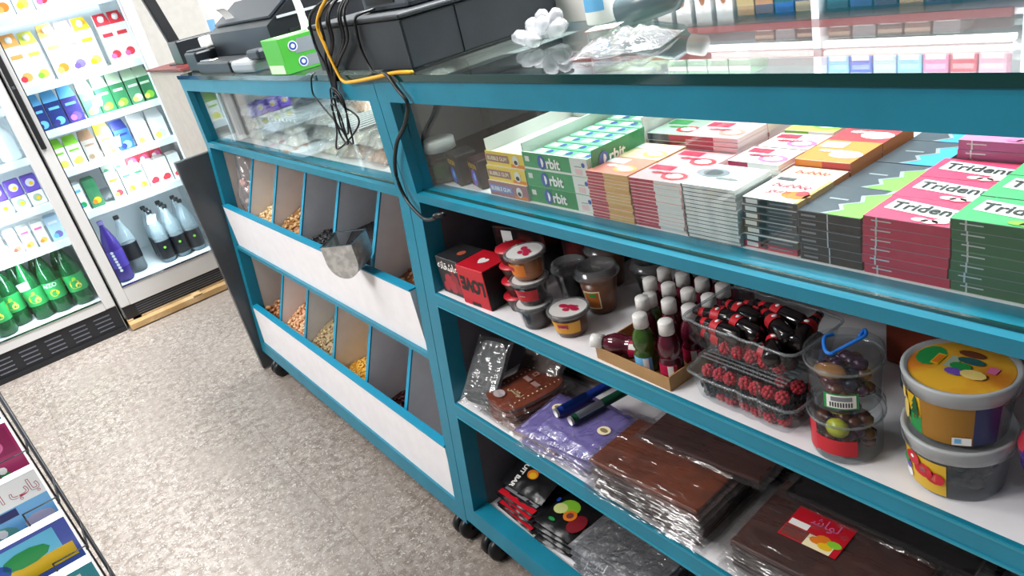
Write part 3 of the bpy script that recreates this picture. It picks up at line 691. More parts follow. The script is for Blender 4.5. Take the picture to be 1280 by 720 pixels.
def stack(desc, x, y, z0, w, d, t, n, body, lettering, group, where, jit=.0012, top_label=None, odd=None, rz=0):
    """body: function -> MB; the packs are stacked from the case floor up; each one is its own thing"""
    rnd = random.Random(stable((desc, where)) % 9999); proto = None
    for i in range(n):
        k = n - 1 - i
        lab = f'{desc}, {ordtop(k)} in the stack {where}'.replace(' from the top in the stack', ' pack down in the stack') if len(f'{desc}, {ordtop(k)} in the stack {where}'.split()) > 16 else f'{desc}, {ordtop(k)} in the stack {where}' if n > 1 else f'{desc} {where}'
        loc = (x + rnd.uniform(-jit, jit), y + rnd.uniform(0, jit), z0 + i * (t + .0002))
        r = thing('gum_pack', lab, 'gum', loc, rz + rnd.uniform(-.8, .8), group)
        b = odd[i] if odd and i in odd else body
        key = (desc, id(b))
        if key in _P: c = _P[key].copy(); COL.objects.link(c); c.parent = r
        else: _P[key] = b().build('pack_body', r)
        if k == 0 and lettering:
            mb = MB(); lettering(mb, w, d, t); mb.build('lettering', r)
G = 'gum packs in the glass case'
def B(w, d, t, top, front, right=None, marks=None): return lambda: gum_body(w, d, t, top, front, right, marks)
YG = .6125
# column of green packs at the right, then red, black, bubble, white, pink, gold going towards the joint
WT = .0783
for r in range(4):
    stack('green gum pack', -.2830, YG + .053 * r, ZD, WT, .052, .0096, 7, B(WT, .052, .0096, GRNT, GRN2, None, m_silver), l_trident(None, LIME), G, ['in front', 'in the second row', 'in the third row', 'in the last row'][r])
for r in range(3):
    stack('red gum pack', -.3625, YG + .053 * r, ZD, WT, .052, .0096, 6, B(WT, .052, .0096, CRT, CRIM, None, m_silver), l_trident(None, PALEP), G, ['in front', 'in the second row', 'in the third row'][r])
stack('pink gum pack', -.352, YG + .16, ZD, WT, .056, .0096, 8, B(WT, .056, .0096, PTOP, MAGS, None, m_silver), l_trident(None, PINK), G, 'behind the red stacks')
stack('orange gum pack', -.325, YG + .225, ZD, WT, .056, .0096, 8, B(WT, .056, .0096, M('gum_orange_top', '#f3a64a', .35), ORG, None, m_silver), l_trident(None, YEL), G, 'behind the pink stack')
WB = .0665
for r in range(2):
    stack('black gum pack with green wave', -.4312, YG + .072 * r, ZD, WB, .071, .0088, 6, B(WB, .071, .0088, SLATE, INK, None, m_black), l_wave(WAVEG), G, ['in front', 'in the second row'][r])
for r in range(2, 4):
    stack('black gum pack with blue wave', -.4312, YG + .072 * r, ZD, WB, .071, .0088, 6, B(WB, .071, .0088, SLATE, INK, None, m_black), l_wave(WAVEB), G, ['', '', 'behind the green wave', 'at the back'][r])
bub = B(WB, .064, .0083, WTOP, DGREY, GOLD, m_bar)
stack('white and grey bubble gum pack', -.4995, YG, ZD, WB, .064, .0083, 7, bub, l_bubble, G, 'in front', odd={0: B(WB, .064, .0083, WTOP, ROSE, None, m_bar)}, jit=.002)
stack('white and grey bubble gum pack', -.4995, YG + .066, ZD, WB, .03, .0083, 7, B(WB, .03, .0083, CREAM, CORAL, ORG, m_bar), lambda mb, w, d, t: mb.text('bubble', .015, T(.5 * w, .5 * d, t + .0006), CRIM, shear=.25), G, 'in the second row')
for r, (tm, b_, wd) in enumerate(((M('gum_orange_red_top', '#f08a3c', .35), ORG, 'orange'), (STRAW, ORG, 'red'))):
    stack(wd + ' fruit gum pack', -.4995, YG + .098 + .066 * r, ZD, WB, .065, .0095, 7, B(WB, .065, .0095, tm, CORAL, ORG, m_two(ORG, RED)), l_fruit(WTOP, WTOP, 'fruit'), G, ['behind the bubble gum', 'behind the orange ones'][r])
WW = .0755
stack('white gum pack', -.5780, YG - .004, ZD, WW, .064, .0046, 14, B(WW, .064, .0046, WTOP, SIDEW, None, m_line), l_plain, G, 'in front', jit=.0008)
stack('white and red gum pack', -.5730, YG + .075, ZD, .07, .05, .0065, 10, B(.07, .05, .0065, WTOP, PALEP, None, m_two(CRIM, WTOP, .4)), l_fruit(CRIM, PINK, 'bubble'), G, 'behind the white stack')
stack('white and red gum pack', -.5700, YG + .128, ZD, .068, .05, .0065, 10, B(.068, .05, .0065, WTOP, PALEP, None, m_two(CRIM, WTOP, .4)), l_fruit(CRIM, PINK, 'bubble'), G, 'farther behind the white')
stack('lime green gum pack', -.5690, YG + .182, ZD, .066, .06, .0085, 8, B(.066, .06, .0085, M('gum_lime_top', '#bfdc5a', .35), WTOP, None, m_two(LIME, WTOP)), l_fruit(GRN, LIME, 'mint'), G, 'at the back')
WR = .0815
pk = M('gum_pink_white_top', '#f0a3a8', .35)
for r in range(2):
    stack('pink and white gum pack', -.6645, YG - .002 + .052 * r, ZD, WR, .051, .0044, 14, B(WR, .051, .0044, pk, PALEP, None, m_two(ROSE, SIDEW, .5)), l_fruit(CRIM, STRAW, 'gum'), G, ['in front', 'in the second row'][r], jit=.0008)
for r in range(2):
    stack('pale pink gum pack', -.6620, YG + .104 + .062 * r, ZD, WR, .06, .0057, 14, B(WR, .06, .0057, M('gum_rose_top', '#f3b3b5', .35), PALEP, M('gum_side_blush', '#f2d9d8', .4), m_two(CRIM, PALEP, .55)), l_fruit(CRIM, CORAL, 'gum'), G, ['raised behind the pink ones', 'farther behind the pink ones'][r], jit=.0006)
stack('teal patterned gum pack', -.660, YG + .23, ZD, WR, .05, .0095, 7, B(WR, .05, .0095, M('gum_teal_top', '#7cc8c8', .35), SLATE, None, m_silver), l_fruit(WTOP, PINK, 'mint'), G, 'at the back wall')
WO = .077
for r in range(2):
    stack('gold and coral gum pack', -.7425, YG - .004 + .056 * r, ZD, WO, .055, .0042, 15, B(WO, .055, .0042, CORAL if r == 0 else M('gum_cream_gold_top', '#e6cfa6', .35), GOLD, GOLD, m_two(ROSE, GOLD, .42)), l_fruit(WTOP, GOLD, 'fruit'), G, ['in front', 'in the second row'][r], jit=.0012)
stack('grey and red gum pack', -.7405, YG + .115, ZD, WO, .062, .0096, 8, B(WO, .062, .0096, M('gum_grey_green_top', '#9db0a2', .35), SLATE, CRIM, m_two(SLATE, CRIM)), l_fruit(GRN, RED, 'gum'), G, 'behind the gold ones')
# red carton of sticks farther back
rbx = thing('gum_carton', 'open red gum carton with white writing behind the gold stacks', 'carton', (-.742, .80, ZD))
mb = MB().box(0, .105, 0, .003, 0, .078, RED).box(0, .105, .12, .123, 0, .085, RED).box(0, .003, .003, .12, 0, .082, RED).box(.102, .105, .003, .12, 0, .082, RED).box(.003, .102, .003, .12, 0, .003, CARDW)
mb.build('carton_body', rbx)
mb = MB(); squiggle(mb, .08, .014, FRONT(.0525, -.0006, .05), WTOP); squiggle(mb, .08, .014, frame((.1056, .06, .055), (0, 1, 0), (0, 0, 1)), WTOP); mb.build('print', rbx)
for i in range(6):
    s = thing('gum_stick_pack', 'red and white gum stick pack standing in the red carton, ' + ['first', 'second', 'third', 'fourth', 'fifth', 'sixth'][i] + ' from the gold stacks', 'gum', (-.736, .806 + .019 * i, ZD + .0034), 0, 'stick packs in the red carton')
    if 'rs' in _P: c = _P['rs'].copy(); COL.objects.link(c); c.parent = s
    else: _P['rs'] = MB().rbox(0, .092, 0, .0165, 0, .074, RED, .002, 1).rect(.1 * .092, .9 * .092, .003, .0135, WTOP, None, .0744).build('wrapper', s)

# mint cartons, three stacked, the top one opened with a flap
OG = M('mint_carton_green', '#3a9a63', .4); OGD = M('mint_carton_deep_green', '#1d8a4d', .4); MB1 = M('mint_logo_blue', '#2f55a8', .4)
def logo(mb, X, s):
    mb.disc(s * .62, .0003, MB1, 20, X, .85, 1.05); mb.poly([(p * s, q * s, .0006) for p, q in ((.0, .45), (.22, .3), (.3, 0), (.2, -.32), (0, -.45), (-.04, 0))], WTOP, X)
    mb.text('rbit', s * 1.28, X @ T(s * 1.52, -s * .04, .0006), WTOP, bold=.03)
for i in range(3):
    t = thing('gum_carton', 'green mint gum carton with white end, ' + ['bottom', 'middle', 'top opened one'][i] + ' of the three stacked', 'carton', (-.886, YG + .002, ZD + i * .0262), 0, 'stacked mint gum cartons')
    D = .22; mb = MB()
    wh = .026
    if i < 2: mb.box(0, .143, 0, D, 0, wh, [CARDW, CARDW, OG if i == 1 else OGD, CARDW, OG, CARDW])
    else:
        mb.box(0, .143, 0, D, 0, .003, CARDW).box(0, .143, 0, .002, .003, wh, [CARDW, CARDW, OG, CARDW, OG, CARDW]).box(0, .002, .002, D, .003, wh + .012, [CARDW, CARDW, OG, CARDW, OG, CARDW]).box(0, .143, D - .002, D, .003, wh + .022, CARDW)
        mb.box(.141, .143, .002, .11, .003, wh, CARDW).box(.141, .143, .11, D - .002, .003, wh + .022, CARDW)
    mb.rect(.107, .1428, .0005, wh - .0003, CARDW, FRONT(0, -.0004, 0)); mb.rect(.116, .130, .003, .011, PALEP, FRONT(0, -.0007, 0)); mb.rect(.116, .13, .0135, .0145, GREYINK, FRONT(0, -.0007, 0)); mb.disc(.0035, .0007, MB1, 12, FRONT(0, 0, 0), 1, 1, .134, .017)
    mb.rect(.0, .006, 0, .1, OG, None, -1) if False else None
    mb.rect(.006, .016, .012, .02, SIDEW, FRONT(0, -.0006, 0) @ RZ(0), .0)
    mb.build('carton_body', t)
    g = MB(); logo(g, FRONT(.044, -.0007, wh * .5), .0165); g.build('lettering', t)
    if i == 2:
        fl = MB(); X = frame((.1445, .004, .004), (0, 1, 0), (.16, 0, 1)); fl.box(0, .10, 0, .034, 0, .0015, [OGD] * 6, X); fl.rect(.1, .1015, 0, .034, CARDW, X, .001)
        flap = fl.build('side_flap', t); g = MB(); logo(g, X @ T(.02, .016, .0022), .0165); g.build('lettering', flap)
for i in range(7):
    s = thing('gum_stick_pack', 'green and white mint stick pack in the open carton, ' + ['first', 'second', 'third', 'fourth', 'fifth', 'sixth', 'seventh'][i] + ' from the front', 'gum', (-.8795, YG + .010 + .026 * i, ZD + 2 * .0262 + .0034), 0, 'stick packs in the open mint carton')
    if 'ms' in _P: c = _P['ms'].copy(); COL.objects.link(c); c.parent = s
    else:
        mb = MB().rbox(0, .131, 0, .0235, 0, .019, M('mint_stick_green', '#6fbf94', .35), .003, 2)
        for q in range(3): mb.rect(.01 + .042 * q, .03 + .042 * q, .004, .019, WTOP, None, .0193); mb.disc(.006, .0196, MB1, 10, None, 1, 1, .036 + .042 * q, .012)
        _P['ms'] = mb.build('wrapper', s)
# yellow and brown gum cartons with a bear face left out
YB1 = M('yellow_carton', '#e8c64a', .4); MAU = M('mauve_carton_print', '#a06a70', .45)
for i in range(3):
    t = thing('gum_carton', ['brown bubble gum carton under the two yellow ones', 'yellow and mauve gum carton, middle of three', 'yellow and mauve gum carton with open white lid, top of three'][i], 'carton', (-.9885, YG - .002 + .003 * i, ZD + i * .0242), 0, 'stacked yellow and brown gum cartons')
    fr = [MAU, YB1, YB1][i]; mb = MB()
    mb.box(0, .1005, 0, .19, 0, .024 if i < 2 else .018, [CARDW, CARDW, fr, CARDW, CARDW, CARDW])
    mb.rect(.002, .062, .006, .018, [M('blue_mauve', '#7b86c0', .45), MAU, MAU][i], FRONT(0, -.0004, 0)); mb.disc(.0085, .0005, SIDEW, 12, FRONT(0, 0, 0), .9, 1, .08, .012); mb.disc(.0045, .0008, INK, 10, FRONT(0, 0, 0), 1, .8, .08, .0095)
    mb.rect(.066, .0995, .001, .006, ORG, FRONT(0, -.0004, 0))
    mb.build('carton_body', t)
    MB().text('BUBBLE GUM', .0088, FRONT(.032, -.0008, .0118), [WTOP, CREAM, CREAM][i], bold=.02).build('lettering', t)
    if i == 2: MB().box(0, .0012, .004, .19, .018, .04, CARDW).box(0, .1, .188, .19, .018, .036, CARDW).box(.0012, .1, 0, .0012, .018, .023, YB1).build('open_lid', t)

# jar and two dark cartons by the joint
j = thing('gum_jar', 'clear jar with white lid by the counter joint', 'jar', (-1.1505, .630, ZD))
MB().lathe([(0, .001), (.026, 0), (.029, .004), (.029, .05), (.024, .056), (.024, .06)], PET, 26).build('jar_body', j)
MB().lathe([(0, .003), (.0265, .003), (.0265, .034), (0, .038)], M('dark_green_gum', '#1e3a28', .5, c2='#2e5a3c', vscale=120), 20).build('gum_pieces', j)
MB().lathe([(.0295, .012), (.0295, .034)], DGRN, 26, a0=200, a1=330).disc(.008, 0, CRIM, 12, FRONT(-.004, -.0302, .024)).build('label', j)
MB().lathe([(0, .076), (.026, .076), (.0285, .074), (.0285, .056), (.026, .055)], PWHITE, 28).build('lid', j)
for i, x in enumerate((-1.098, -1.040)):
    t = thing('dark_carton', ['dark carton with yellow writing and blue globe, beside the white lidded jar', 'dark carton with yellow writing and violet globe, beside the yellow cartons'][i], 'carton', (x, .628 + .004 * i, ZD), -14, 'dark cartons with yellow writing')
    MB().rbox(-.024, .024, -.012, .03, 0, .055 - .006 * i, INK if i == 0 else M('dark_maroon', '#2a1418', .4), .003).build('carton_body', t)
    mb = MB().disc(.014, 0, [BLUE, PURP][i], 14, FRONT(0, -.0126, .018), .95, 1.05)
    mb.disc(.007, .0003, LBLUE, 10, FRONT(.003, -.0126, .02), .7, 1); mb.build('globe_print', t)
    MB().text('VISION', .0125, FRONT(0, -.0127, .041 - .003 * i), YEL, shear=.2).build('lettering', t)
# dark rounded shape added for a dark reflection in the glass; round tub behind
t = thing('dark_reflection_shape', 'large dark rounded shape added for a dark reflection behind the white lidded jar', 'stand-in', (-1.11, .78, ZD))
MB().lathe([(0, 0), (.06, 0), (.065, .01), (.065, .125), (.058, .145), (0, .15)], M('dark_reflection', '#23282c', .15), 30).build('shape_body', t)
MB().lathe([(.0655, .112), (.0665, .114), (.0665, .12), (.0655, .122)], BLACK, 30).build('rim', t)
t = thing('sweets_tub', 'round green and dark tub at the back of the glass case', 'tub', (-.97, .955, ZD))
MB().lathe([(0, 0), (.055, 0), (.06, .09), (.063, .095), (.063, .11), (0, .112)], M('tub_green', '#3c5a44', .3, c2='#a5b08a', vscale=60, lo=.45, hi=.5), 28).build('tub_body', t)

# ------------------------------------------------------------------ snack packets in the bin counter's glass case
def packet_mesh(sx, sy, sz, seed, core, film):
    mb = MB(); rnd = random.Random(seed)
    mb.grid(lambda u, v: ((u - .5) * sx * .86, (v - .5) * sy * .86, .002 + sz * (1 - abs(2 * u - 1) ** 4) * (1 - abs(2 * v - 1) ** 4) * (.8 + .3 * fbm((u * 6, v * 6, seed)))), 10, 8, core)
    f = MB().grid(lambda u, v: ((u - .5) * sx, (v - .5) * sy, .003 + (sz + .003) * (1 - abs(2 * u - 1) ** 6) * (1 - abs(2 * v - 1) ** 6) * (.85 + .4 * fbm((u * 9, v * 9, seed + 3)))), 16, 12, film)
    return mb, f
cores = [M('dried_orange', '#d98a4c', .6, c2='#f2c39b', vscale=90), M('dried_brown', '#94704e', .6, c2='#d8b78c', vscale=90), M('dried_grey', '#a39d8f', .6, c2='#d8d4c8', vscale=90), M('dried_cream', '#dccfb4', .6, c2='#efe6d0', vscale=90), M('dried_lilac', '#a3a1d4', .6, c2='#dfe0f0', vscale=70), M('dried_olive', '#77704a', .6, c2='#b0a67a', vscale=90)]
cn = ['orange', 'brown', 'grey', 'cream', 'lilac', 'olive']
PKF = CLEAR('packet_film', '#ffffff', .13, body=.26, bodycol='#ffffff', ior=1.9, bump=1, bscale=40, bdist=.012)
rnd = random.Random(21)
cols = [-2.20, -2.07, -1.94, -1.70, -1.57, -1.44, -1.30]
pick = [[4, 4, 1, 3], [1, 2, 3, 0], [2, 1, 0, 3], [2, 0, 0, 1], [0, 2, 3, 0], [5, 1, 0, 2], [5, 2, 5, 1]]
rown = ['at the front glass', 'in the second row', 'in the third row', 'at the back']
coln = ['beside the partition profile', 'second column along', 'at the first partition', 'past the first partition', 'above the scoop', 'next to last column', 'by the counter joint']
for ci, x in enumerate(cols):
    for r in range(4):
        for l in range(2 if ci in (2, 4, 5) else 3):
            k = pick[ci][r] if l == 2 else (pick[ci][r] + 3) % 6 if l == 1 else (pick[ci][r] + 1) % 6
            t = thing('snack_packet', f'clear packet of {cn[k]} dried snacks {rown[r]}, {coln[ci]}, {["lowest", "middle", "upper"][l]}', 'packet', (x + rnd.uniform(-.006, .006), .675 + .1 * r, .8022 + .034 * l), rnd.uniform(-7, 7), 'snack packets in the glass case')
            key = ('pkt', k)
            if key not in _P:
                a, f = packet_mesh(.118, .094, .026, k, cores[k], PKF); _P[key] = [a.build('snacks', t), f.build('film', t)]
            else:
                for q in _P[key]: c = q.copy(); COL.objects.link(c); c.parent = t
for i, (x, y) in enumerate(((-1.89, .785), (-1.505, .785))):
    t = thing('clear_tray', ['long clear ribbed tray leaning over the packets in the middle of the case', 'long clear ribbed tray over the packets near the counter joint'][i], 'tray', (x, y, .8745), 3 - 5 * i)
    mb = MB()
    mb.box(-.085, .085, -.17, .17, 0, .003, FILMS)
    for q in range(8): mb.box(-.085 + .023 * q, -.078 + .023 * q, -.17, .17, .003, .009, M('frosted_rib', '#f6f7f7', .3))
    mb.build('tray_body', t)
# ------------------------------------------------------------------ first open shelf
Z1 = .6124
# gift boxes of sweets by the joint
t = thing('sweet_box', 'black box with red roses and white script, first on the shelf by the joint', 'box', (-1.1365, .553, Z1), 1)
mb = MB().rbox(0, .072, 0, .06, 0, .073, M('black_rose_card', '#232326', .45), .0015, 1)
for i, (x, z, r) in enumerate(((.03, .03, .013), (.05, .034, .012), (.04, .018, .013), (.058, .018, .011), (.018, .016, .01), (.047, .05, .007))): mb.disc(r, .0003 + i * .00005, M('rose_red_dim', '#8c2430', .5) if i % 2 else M('rose_red', '#a82c38', .5), 9, FRONT(x, 0, z))
mb.disc(.009, .0004, M('rose_orange', '#b0563a', .5), 9, T(.045, .03, .073)); mb.build('box_body', t)
MB().text('\u0639\u0627\u0634\u0642\u0627\u0646\u0647'[::-1].translate({0x639: 0xFECB, 0x627: 0xFE8E, 0x634: 0xFEB7, 0x642: 0xFED8, 0x646: 0xFEE7, 0x647: 0xFEEA}), .021, FRONT(.036, -.0006, .057), WTOP, bold=.02).build('lettering', t)
t = thing('sweet_box', 'red cube box with LOVE printed upside down', 'box', (-1.060, .5475, Z1), 3)
mb = MB().rbox(0, .077, 0, .066, 0, .074, [M('black_card', '#0e0d0f', .5)] * 1 and RED, .0012, 1)
mb.rect(.0005, .0655, .0005, .0735, M('black_card', '#0e0d0f', .5), RIGHT(.0773, 0, 0)); mb.build('box_body', t)
mb = MB().text('LOVE', .034, FRONT(.040, -.0005, .042) @ RZ(180 - 3), INK, bold=.06, sx=.8); mb.rect(.026, .05, .0015, .008, INK, FRONT(0, -.0005, 0))
mb.build('lettering', t); MB().text('\u2665', .02, T(.04, .03, .0743), WTOP).build('heart_print', t)
t = thing('chocolate_carton', 'dark flat carton with flower print and white price sticker, lying behind the gift boxes', 'carton', (-1.105, .66, Z1 + .0002), 14)
mb = MB().rbox(0, .115, 0, .16, .0, .05, M('dark_choc_card', '#1d191b', .4), .002, 1)
mb.build('carton_base', t)
t2 = thing('chocolate_carton', 'dark patterned carton resting on the one with the price sticker', 'carton', (-1.098, .66, Z1 + .0505), 12)
mb = MB().rbox(0, .12, 0, .16, 0, .042, M('dark_floral_card', '#241c1e', .35, c2='#5a2a26', vscale=26, lo=.52, hi=.62), .002, 1); mb.rect(.022, .047, .006, .036, PAPER, FRONT(0, -.0004, 0)); mb.rect(.026, .043, .01, .016, GREYINK, FRONT(0, -.0007, 0)); mb.build('carton_body', t2)
t = thing('chocolate_carton', 'dark red topped carton lying flat behind the jam cups', 'carton', (-.955, .70, Z1 + .0002), 4)
MB().rbox(0, .055, 0, .16, 0, .088, M('dark_wine_card', '#2b1417', .45, c2='#6d2224', vscale=18, lo=.5, hi=.6), .002, 1).build('carton_body', t)
# chocolate cups with red lids
CHO = M('choc_cup', '#3a2620', .35); RLID = M('red_foil_lid', '#bb1f2e', .3)
for i in range(4):
    t = thing('chocolate_cup', ['lowest red lidded chocolate cup beside the LOVE box', 'second chocolate cup up beside the LOVE box', 'third chocolate cup up with shiny foil beside the LOVE box', 'uppermost chocolate cup with red lid beside the LOVE box'][i], 'cup', (-.949 - .006 * (i == 3), .592 + .003 * i, Z1 + .0265 * i), i * 40, 'red lidded chocolate cups')
    if 'cc' in _P:
        for q in _P['cc']: copy_tree(q, t)
    else:
        a = MB().lathe([(0, 0), (.019, 0), (.0255, .0235), (.0255, .0245)], CHO, 24).build('cup', t)
        b = MB().lathe([(0, .0262), (.027, .0258), (.0275, .0245), (.0255, .0242)], RLID, 24)
        b.disc(.011, .0265, WTOP, 5, None, 1, .5, -.005, -.008); b = b.build('lid', t); _P['cc'] = [a, b]
# jam cups
def jam(label, x, y, z, r, h, fill, band, cap, rz, group, top=CRIM, key=None):
    t = thing('jam_cup', label, 'cup', (x, y, z), rz, group)
    if key in _P:
        for q in _P[key]: copy_tree(q, t)
        return t
    rb = r * .72; k = []
    k.append(MB().lathe([(0, .0005), (rb * .9, 0), (rb, .003), (r * .86, h * .82), (r * .95, h * .86)], PET, 30).build('cup', t))
    k.append(MB().lathe([(0, .002), (rb * .96, .0025), (r * .8, h * .74), (0, h * .75)], fill, 24).build('jam', t))
    if band: 
        m = MB().lathe([(rb * 1.05, h * .22), (r * .86, h * .7)], band, 30, a0=200, a1=345); m.lathe([(rb * 1.07, h * .34), (r * .865, h * .62)], CRIM, 8, a0=268, a1=305); m.lathe([(rb * 1.085, h * .42), (r * .87, h * .5)], CREAM, 6, a0=275, a1=298); k.append(m.build('label', t))
    l = MB().lathe([(r * .84, h * .84), (r * 1.0, h * .86), (r * 1.02, h * .95), (r * .99, h), (r * .9, h), (r * .88, h * .975)], PETLID, 32)
    k.append(l.build('lid', t))
    d = MB().disc(r * .885, h * .972, M('foil_white', '#dcd9d6', .3, var=.05), 30)
    for q, (cx, cy, s) in enumerate(((-.3, .05, .22), (.1, .12, .24), (.4, .02, .2), (.05, -.2, .17), (.3, .25, .1))): d.disc(r * s, h * .978 + q * .0001, top, 9, None, 1.2, .8, r * cx, r * cy)
    k.append(d.build('foil_seal', t))
    if key: _P[key] = k
    return t
HON = M('apricot_jam', '#9a4f1c', .3); SOUR = M('sour_cherry_jam', '#2a1012', .25); CARR = M('amber_jam', '#b8641f', .3)
J = 'jam cups with foil seals'
jam('dark jam cup with plain side, lowest of the three stacked', -.8785, .569, Z1, .031, .0405, SOUR, None, None, 20, J, key=None)
jam('jam cup with red label, middle of the three stacked', -.8795, .572, Z1 + .0408, .031, .0405, SOUR, RED, None, 0, J)
jam('jam cup with amber filling, uppermost of the three stacked', -.8812, .5755, Z1 + .0816, .0325, .0425, CARR, ORG, None, -30, J)
jam('single jam cup with yellow label in front of the big brown cup', -.8107, .582, Z1, .0329, .0415, M('honey_jam', '#6b3413', .3), M('honey_label', '#d99a22', .45), None, 8, J)
BJ = M('fig_jam', '#7d4420', .3)
def bigcup(label, x, y, rz, r=.034, h=.0775, fill=BJ, lab=True):
    t = thing('preserve_cup', label, 'cup', (x, y, Z1), rz, 'tall preserve cups with clear lids')
    rb = r * .66
    MB().lathe([(0, .0006), (rb * .9, 0), (rb, .003), (r * .93, h * .82)], PET, 30).build('cup', t)
    MB().lathe([(0, .002), (rb * .97, .003), (r * .86, h * .7), (0, h * .72)], fill, 26).build('preserve', t)
    l = MB().lathe([(r * .93, h * .8), (r * 1.06, h * .82), (r * 1.06, h * .87), (r * .98, h * .89), (r * .96, h * .985), (r * .8, h), (r * .75, h * .97), (0, h * .97)], PETLID, 32); l.build('lid', t)
    if lab:
        m = MB().lathe([(rb * 1.07, h * .16), (r * .87, h * .58)], CREAM, 10, a0=262, a1=318); m.lathe([(rb * 1.09, h * .19), (r * .865, h * .55)], M('orange_label', '#b8692a', .5), 10, a0=266, a1=314); m.lathe([(r * .86, h * .46), (r * .875, h * .53)], GRN, 4, a0=285, a1=304); m.build('label', t)
bigcup('tall brown preserve cup with orange label and clear lid', -.8195, .6555, 0)
bigcup('tall brown preserve cup standing close behind the orange labelled one', -.872, .725, -25)
bigcup('dark preserve cup with clear lid beside the white capped bottles', -.779, .731, 0, .031, .062, M('olive_dark', '#221a1a', .3), False)
bigcup('dark preserve cup behind the stacked jam cups', -.885, .655, 40, .029, .07, M('dark_preserve', '#1a1213', .3), False)
bigcup('dark clear lidded cup deep behind the bottle tray', -.70, .80, 40, .031, .07, M('dark_preserve2', '#231a1a', .3), False)
# cardboard tray of little bottles
tr = thing('bottle_tray', 'brown cardboard tray holding the white capped bottles', 'tray', (-.7205, .549, Z1), -1.5)
W_, D_ = .139, .19
def trayside(x0, x1, y0, y1, h): return MB().box(x0, x1, y0, y1, 0, h, TAN)
MB().box(0, W_, 0, D_, 0, .0015, TAN).build('tray_floor', tr)
MB().box(0, W_, 0, .0018, .0015, .0195, TAN).build('tray_side', tr); MB().box(0, W_, D_ - .0018, D_, .0015, .022, TAN).build('tray_side', tr)
MB().box(0, .0018, .0018, D_ - .0018, .0015, .021, TAN).build('tray_side', tr); MB().box(W_ - .0018, W_, .0018, D_ - .0018, .0015, .021, TAN).build('tray_side', tr)
SYR = {'red': M('red_syrup', '#4a0f20', .15, c2='#6d1a30', vscale=70), 'green': M('green_syrup', '#2f4a14', .15, c2='#47691d', vscale=70)}
def minib(label, x, y, z, colr, rz=0, rot=None, lab=True):
    t = thing('syrup_bottle', label, 'bottle', (x, y, z), rz, 'white capped syrup bottles', rot)
    key = ('mini', colr, lab)
    if key in _P:
        for q in _P[key]: copy_tree(q, t)
        return t
    r = .0155; k = []
    k.append(MB().lathe([(0, 0), (r * .9, 0), (r, .004), (r, .026), (r * .86, .03), (r * .86, .034), (r * .98, .038), (r * .95, .05), (r * .7, .06), (r * .5, .064), (r * .48, .07)], M('syrup_shell_' + colr, {'red': '#4d1022', 'green': '#35541a'}[colr], .08, var=.25, vscale=60, spec=.7), 22).build('bottle_body', t))
    if lab:
        m = MB().lathe([(r * 1.02, .004), (r * 1.02, .025)], CRIM if colr == 'red' else LBLUE, 14, a0=215, a1=330); m.lathe([(r * 1.035, .005), (r * 1.035, .024)], PAPER, 5, a0=285, a1=312)
        k.append(m.build('label', t))
    k.append(MB().lathe([(0, .0825), (.0088, .0825), (.0098, .081), (.0102, .065), (0, .065)], PWHITE, 18).build('cap', t))
    _P[key] = k; return t
lt = thing('syrup_bottle', 'red syrup bottle lying tilted over the corner of the tray', 'bottle', (-.668, .586, Z1 + .0185), 0, 'white capped syrup bottles', (0, -80 * R2D, 24 * R2D))
_tmp = minib('red syrup bottle beside the green one at the tray front', -.678, .583, Z1 + .002, 'red', 10)
for q in _P[('mini', 'red', True)]: copy_tree(q, lt)
lt.location = (-.652, .585, Z1 + .0195); lt.rotation_euler = (0, -84 * R2D, 26 * R2D)
_tmp.location = (-.6705, .604, Z1 + .002)
minib('green syrup bottle standing at the front edge of the tray', -.6405, .568, Z1 + .002, 'green', 12)
minib('red syrup bottle at the front corner of the tray next to the berries', -.6005, .5725, Z1 + .002, 'red', 8)
rowsn = ['in the second row of the tray', 'in the third row of the tray', 'in the fourth row of the tray', 'in the last row of the tray']
for r in range(4):
    for c in range(4):
        if r == 0 and c == 0: pass
        x = -.703 + .0345 * c + (.004 if r % 2 else 0); y = .6155 + .0335 * r
        if c == 0 and r == 0: continue
        if c < 1 and r < 2: x, y = x, y
        col_ = 'green' if (r == 0 and c == 1) else 'red'
        minib(f'{col_} syrup bottle {rowsn[r]}, ' + ['beside the preserve cups', 'second across', 'third across', 'beside the berry boxes'][c], x, y, Z1 + .002, col_, (r * 7 + c * 3) % 20, lab=True)

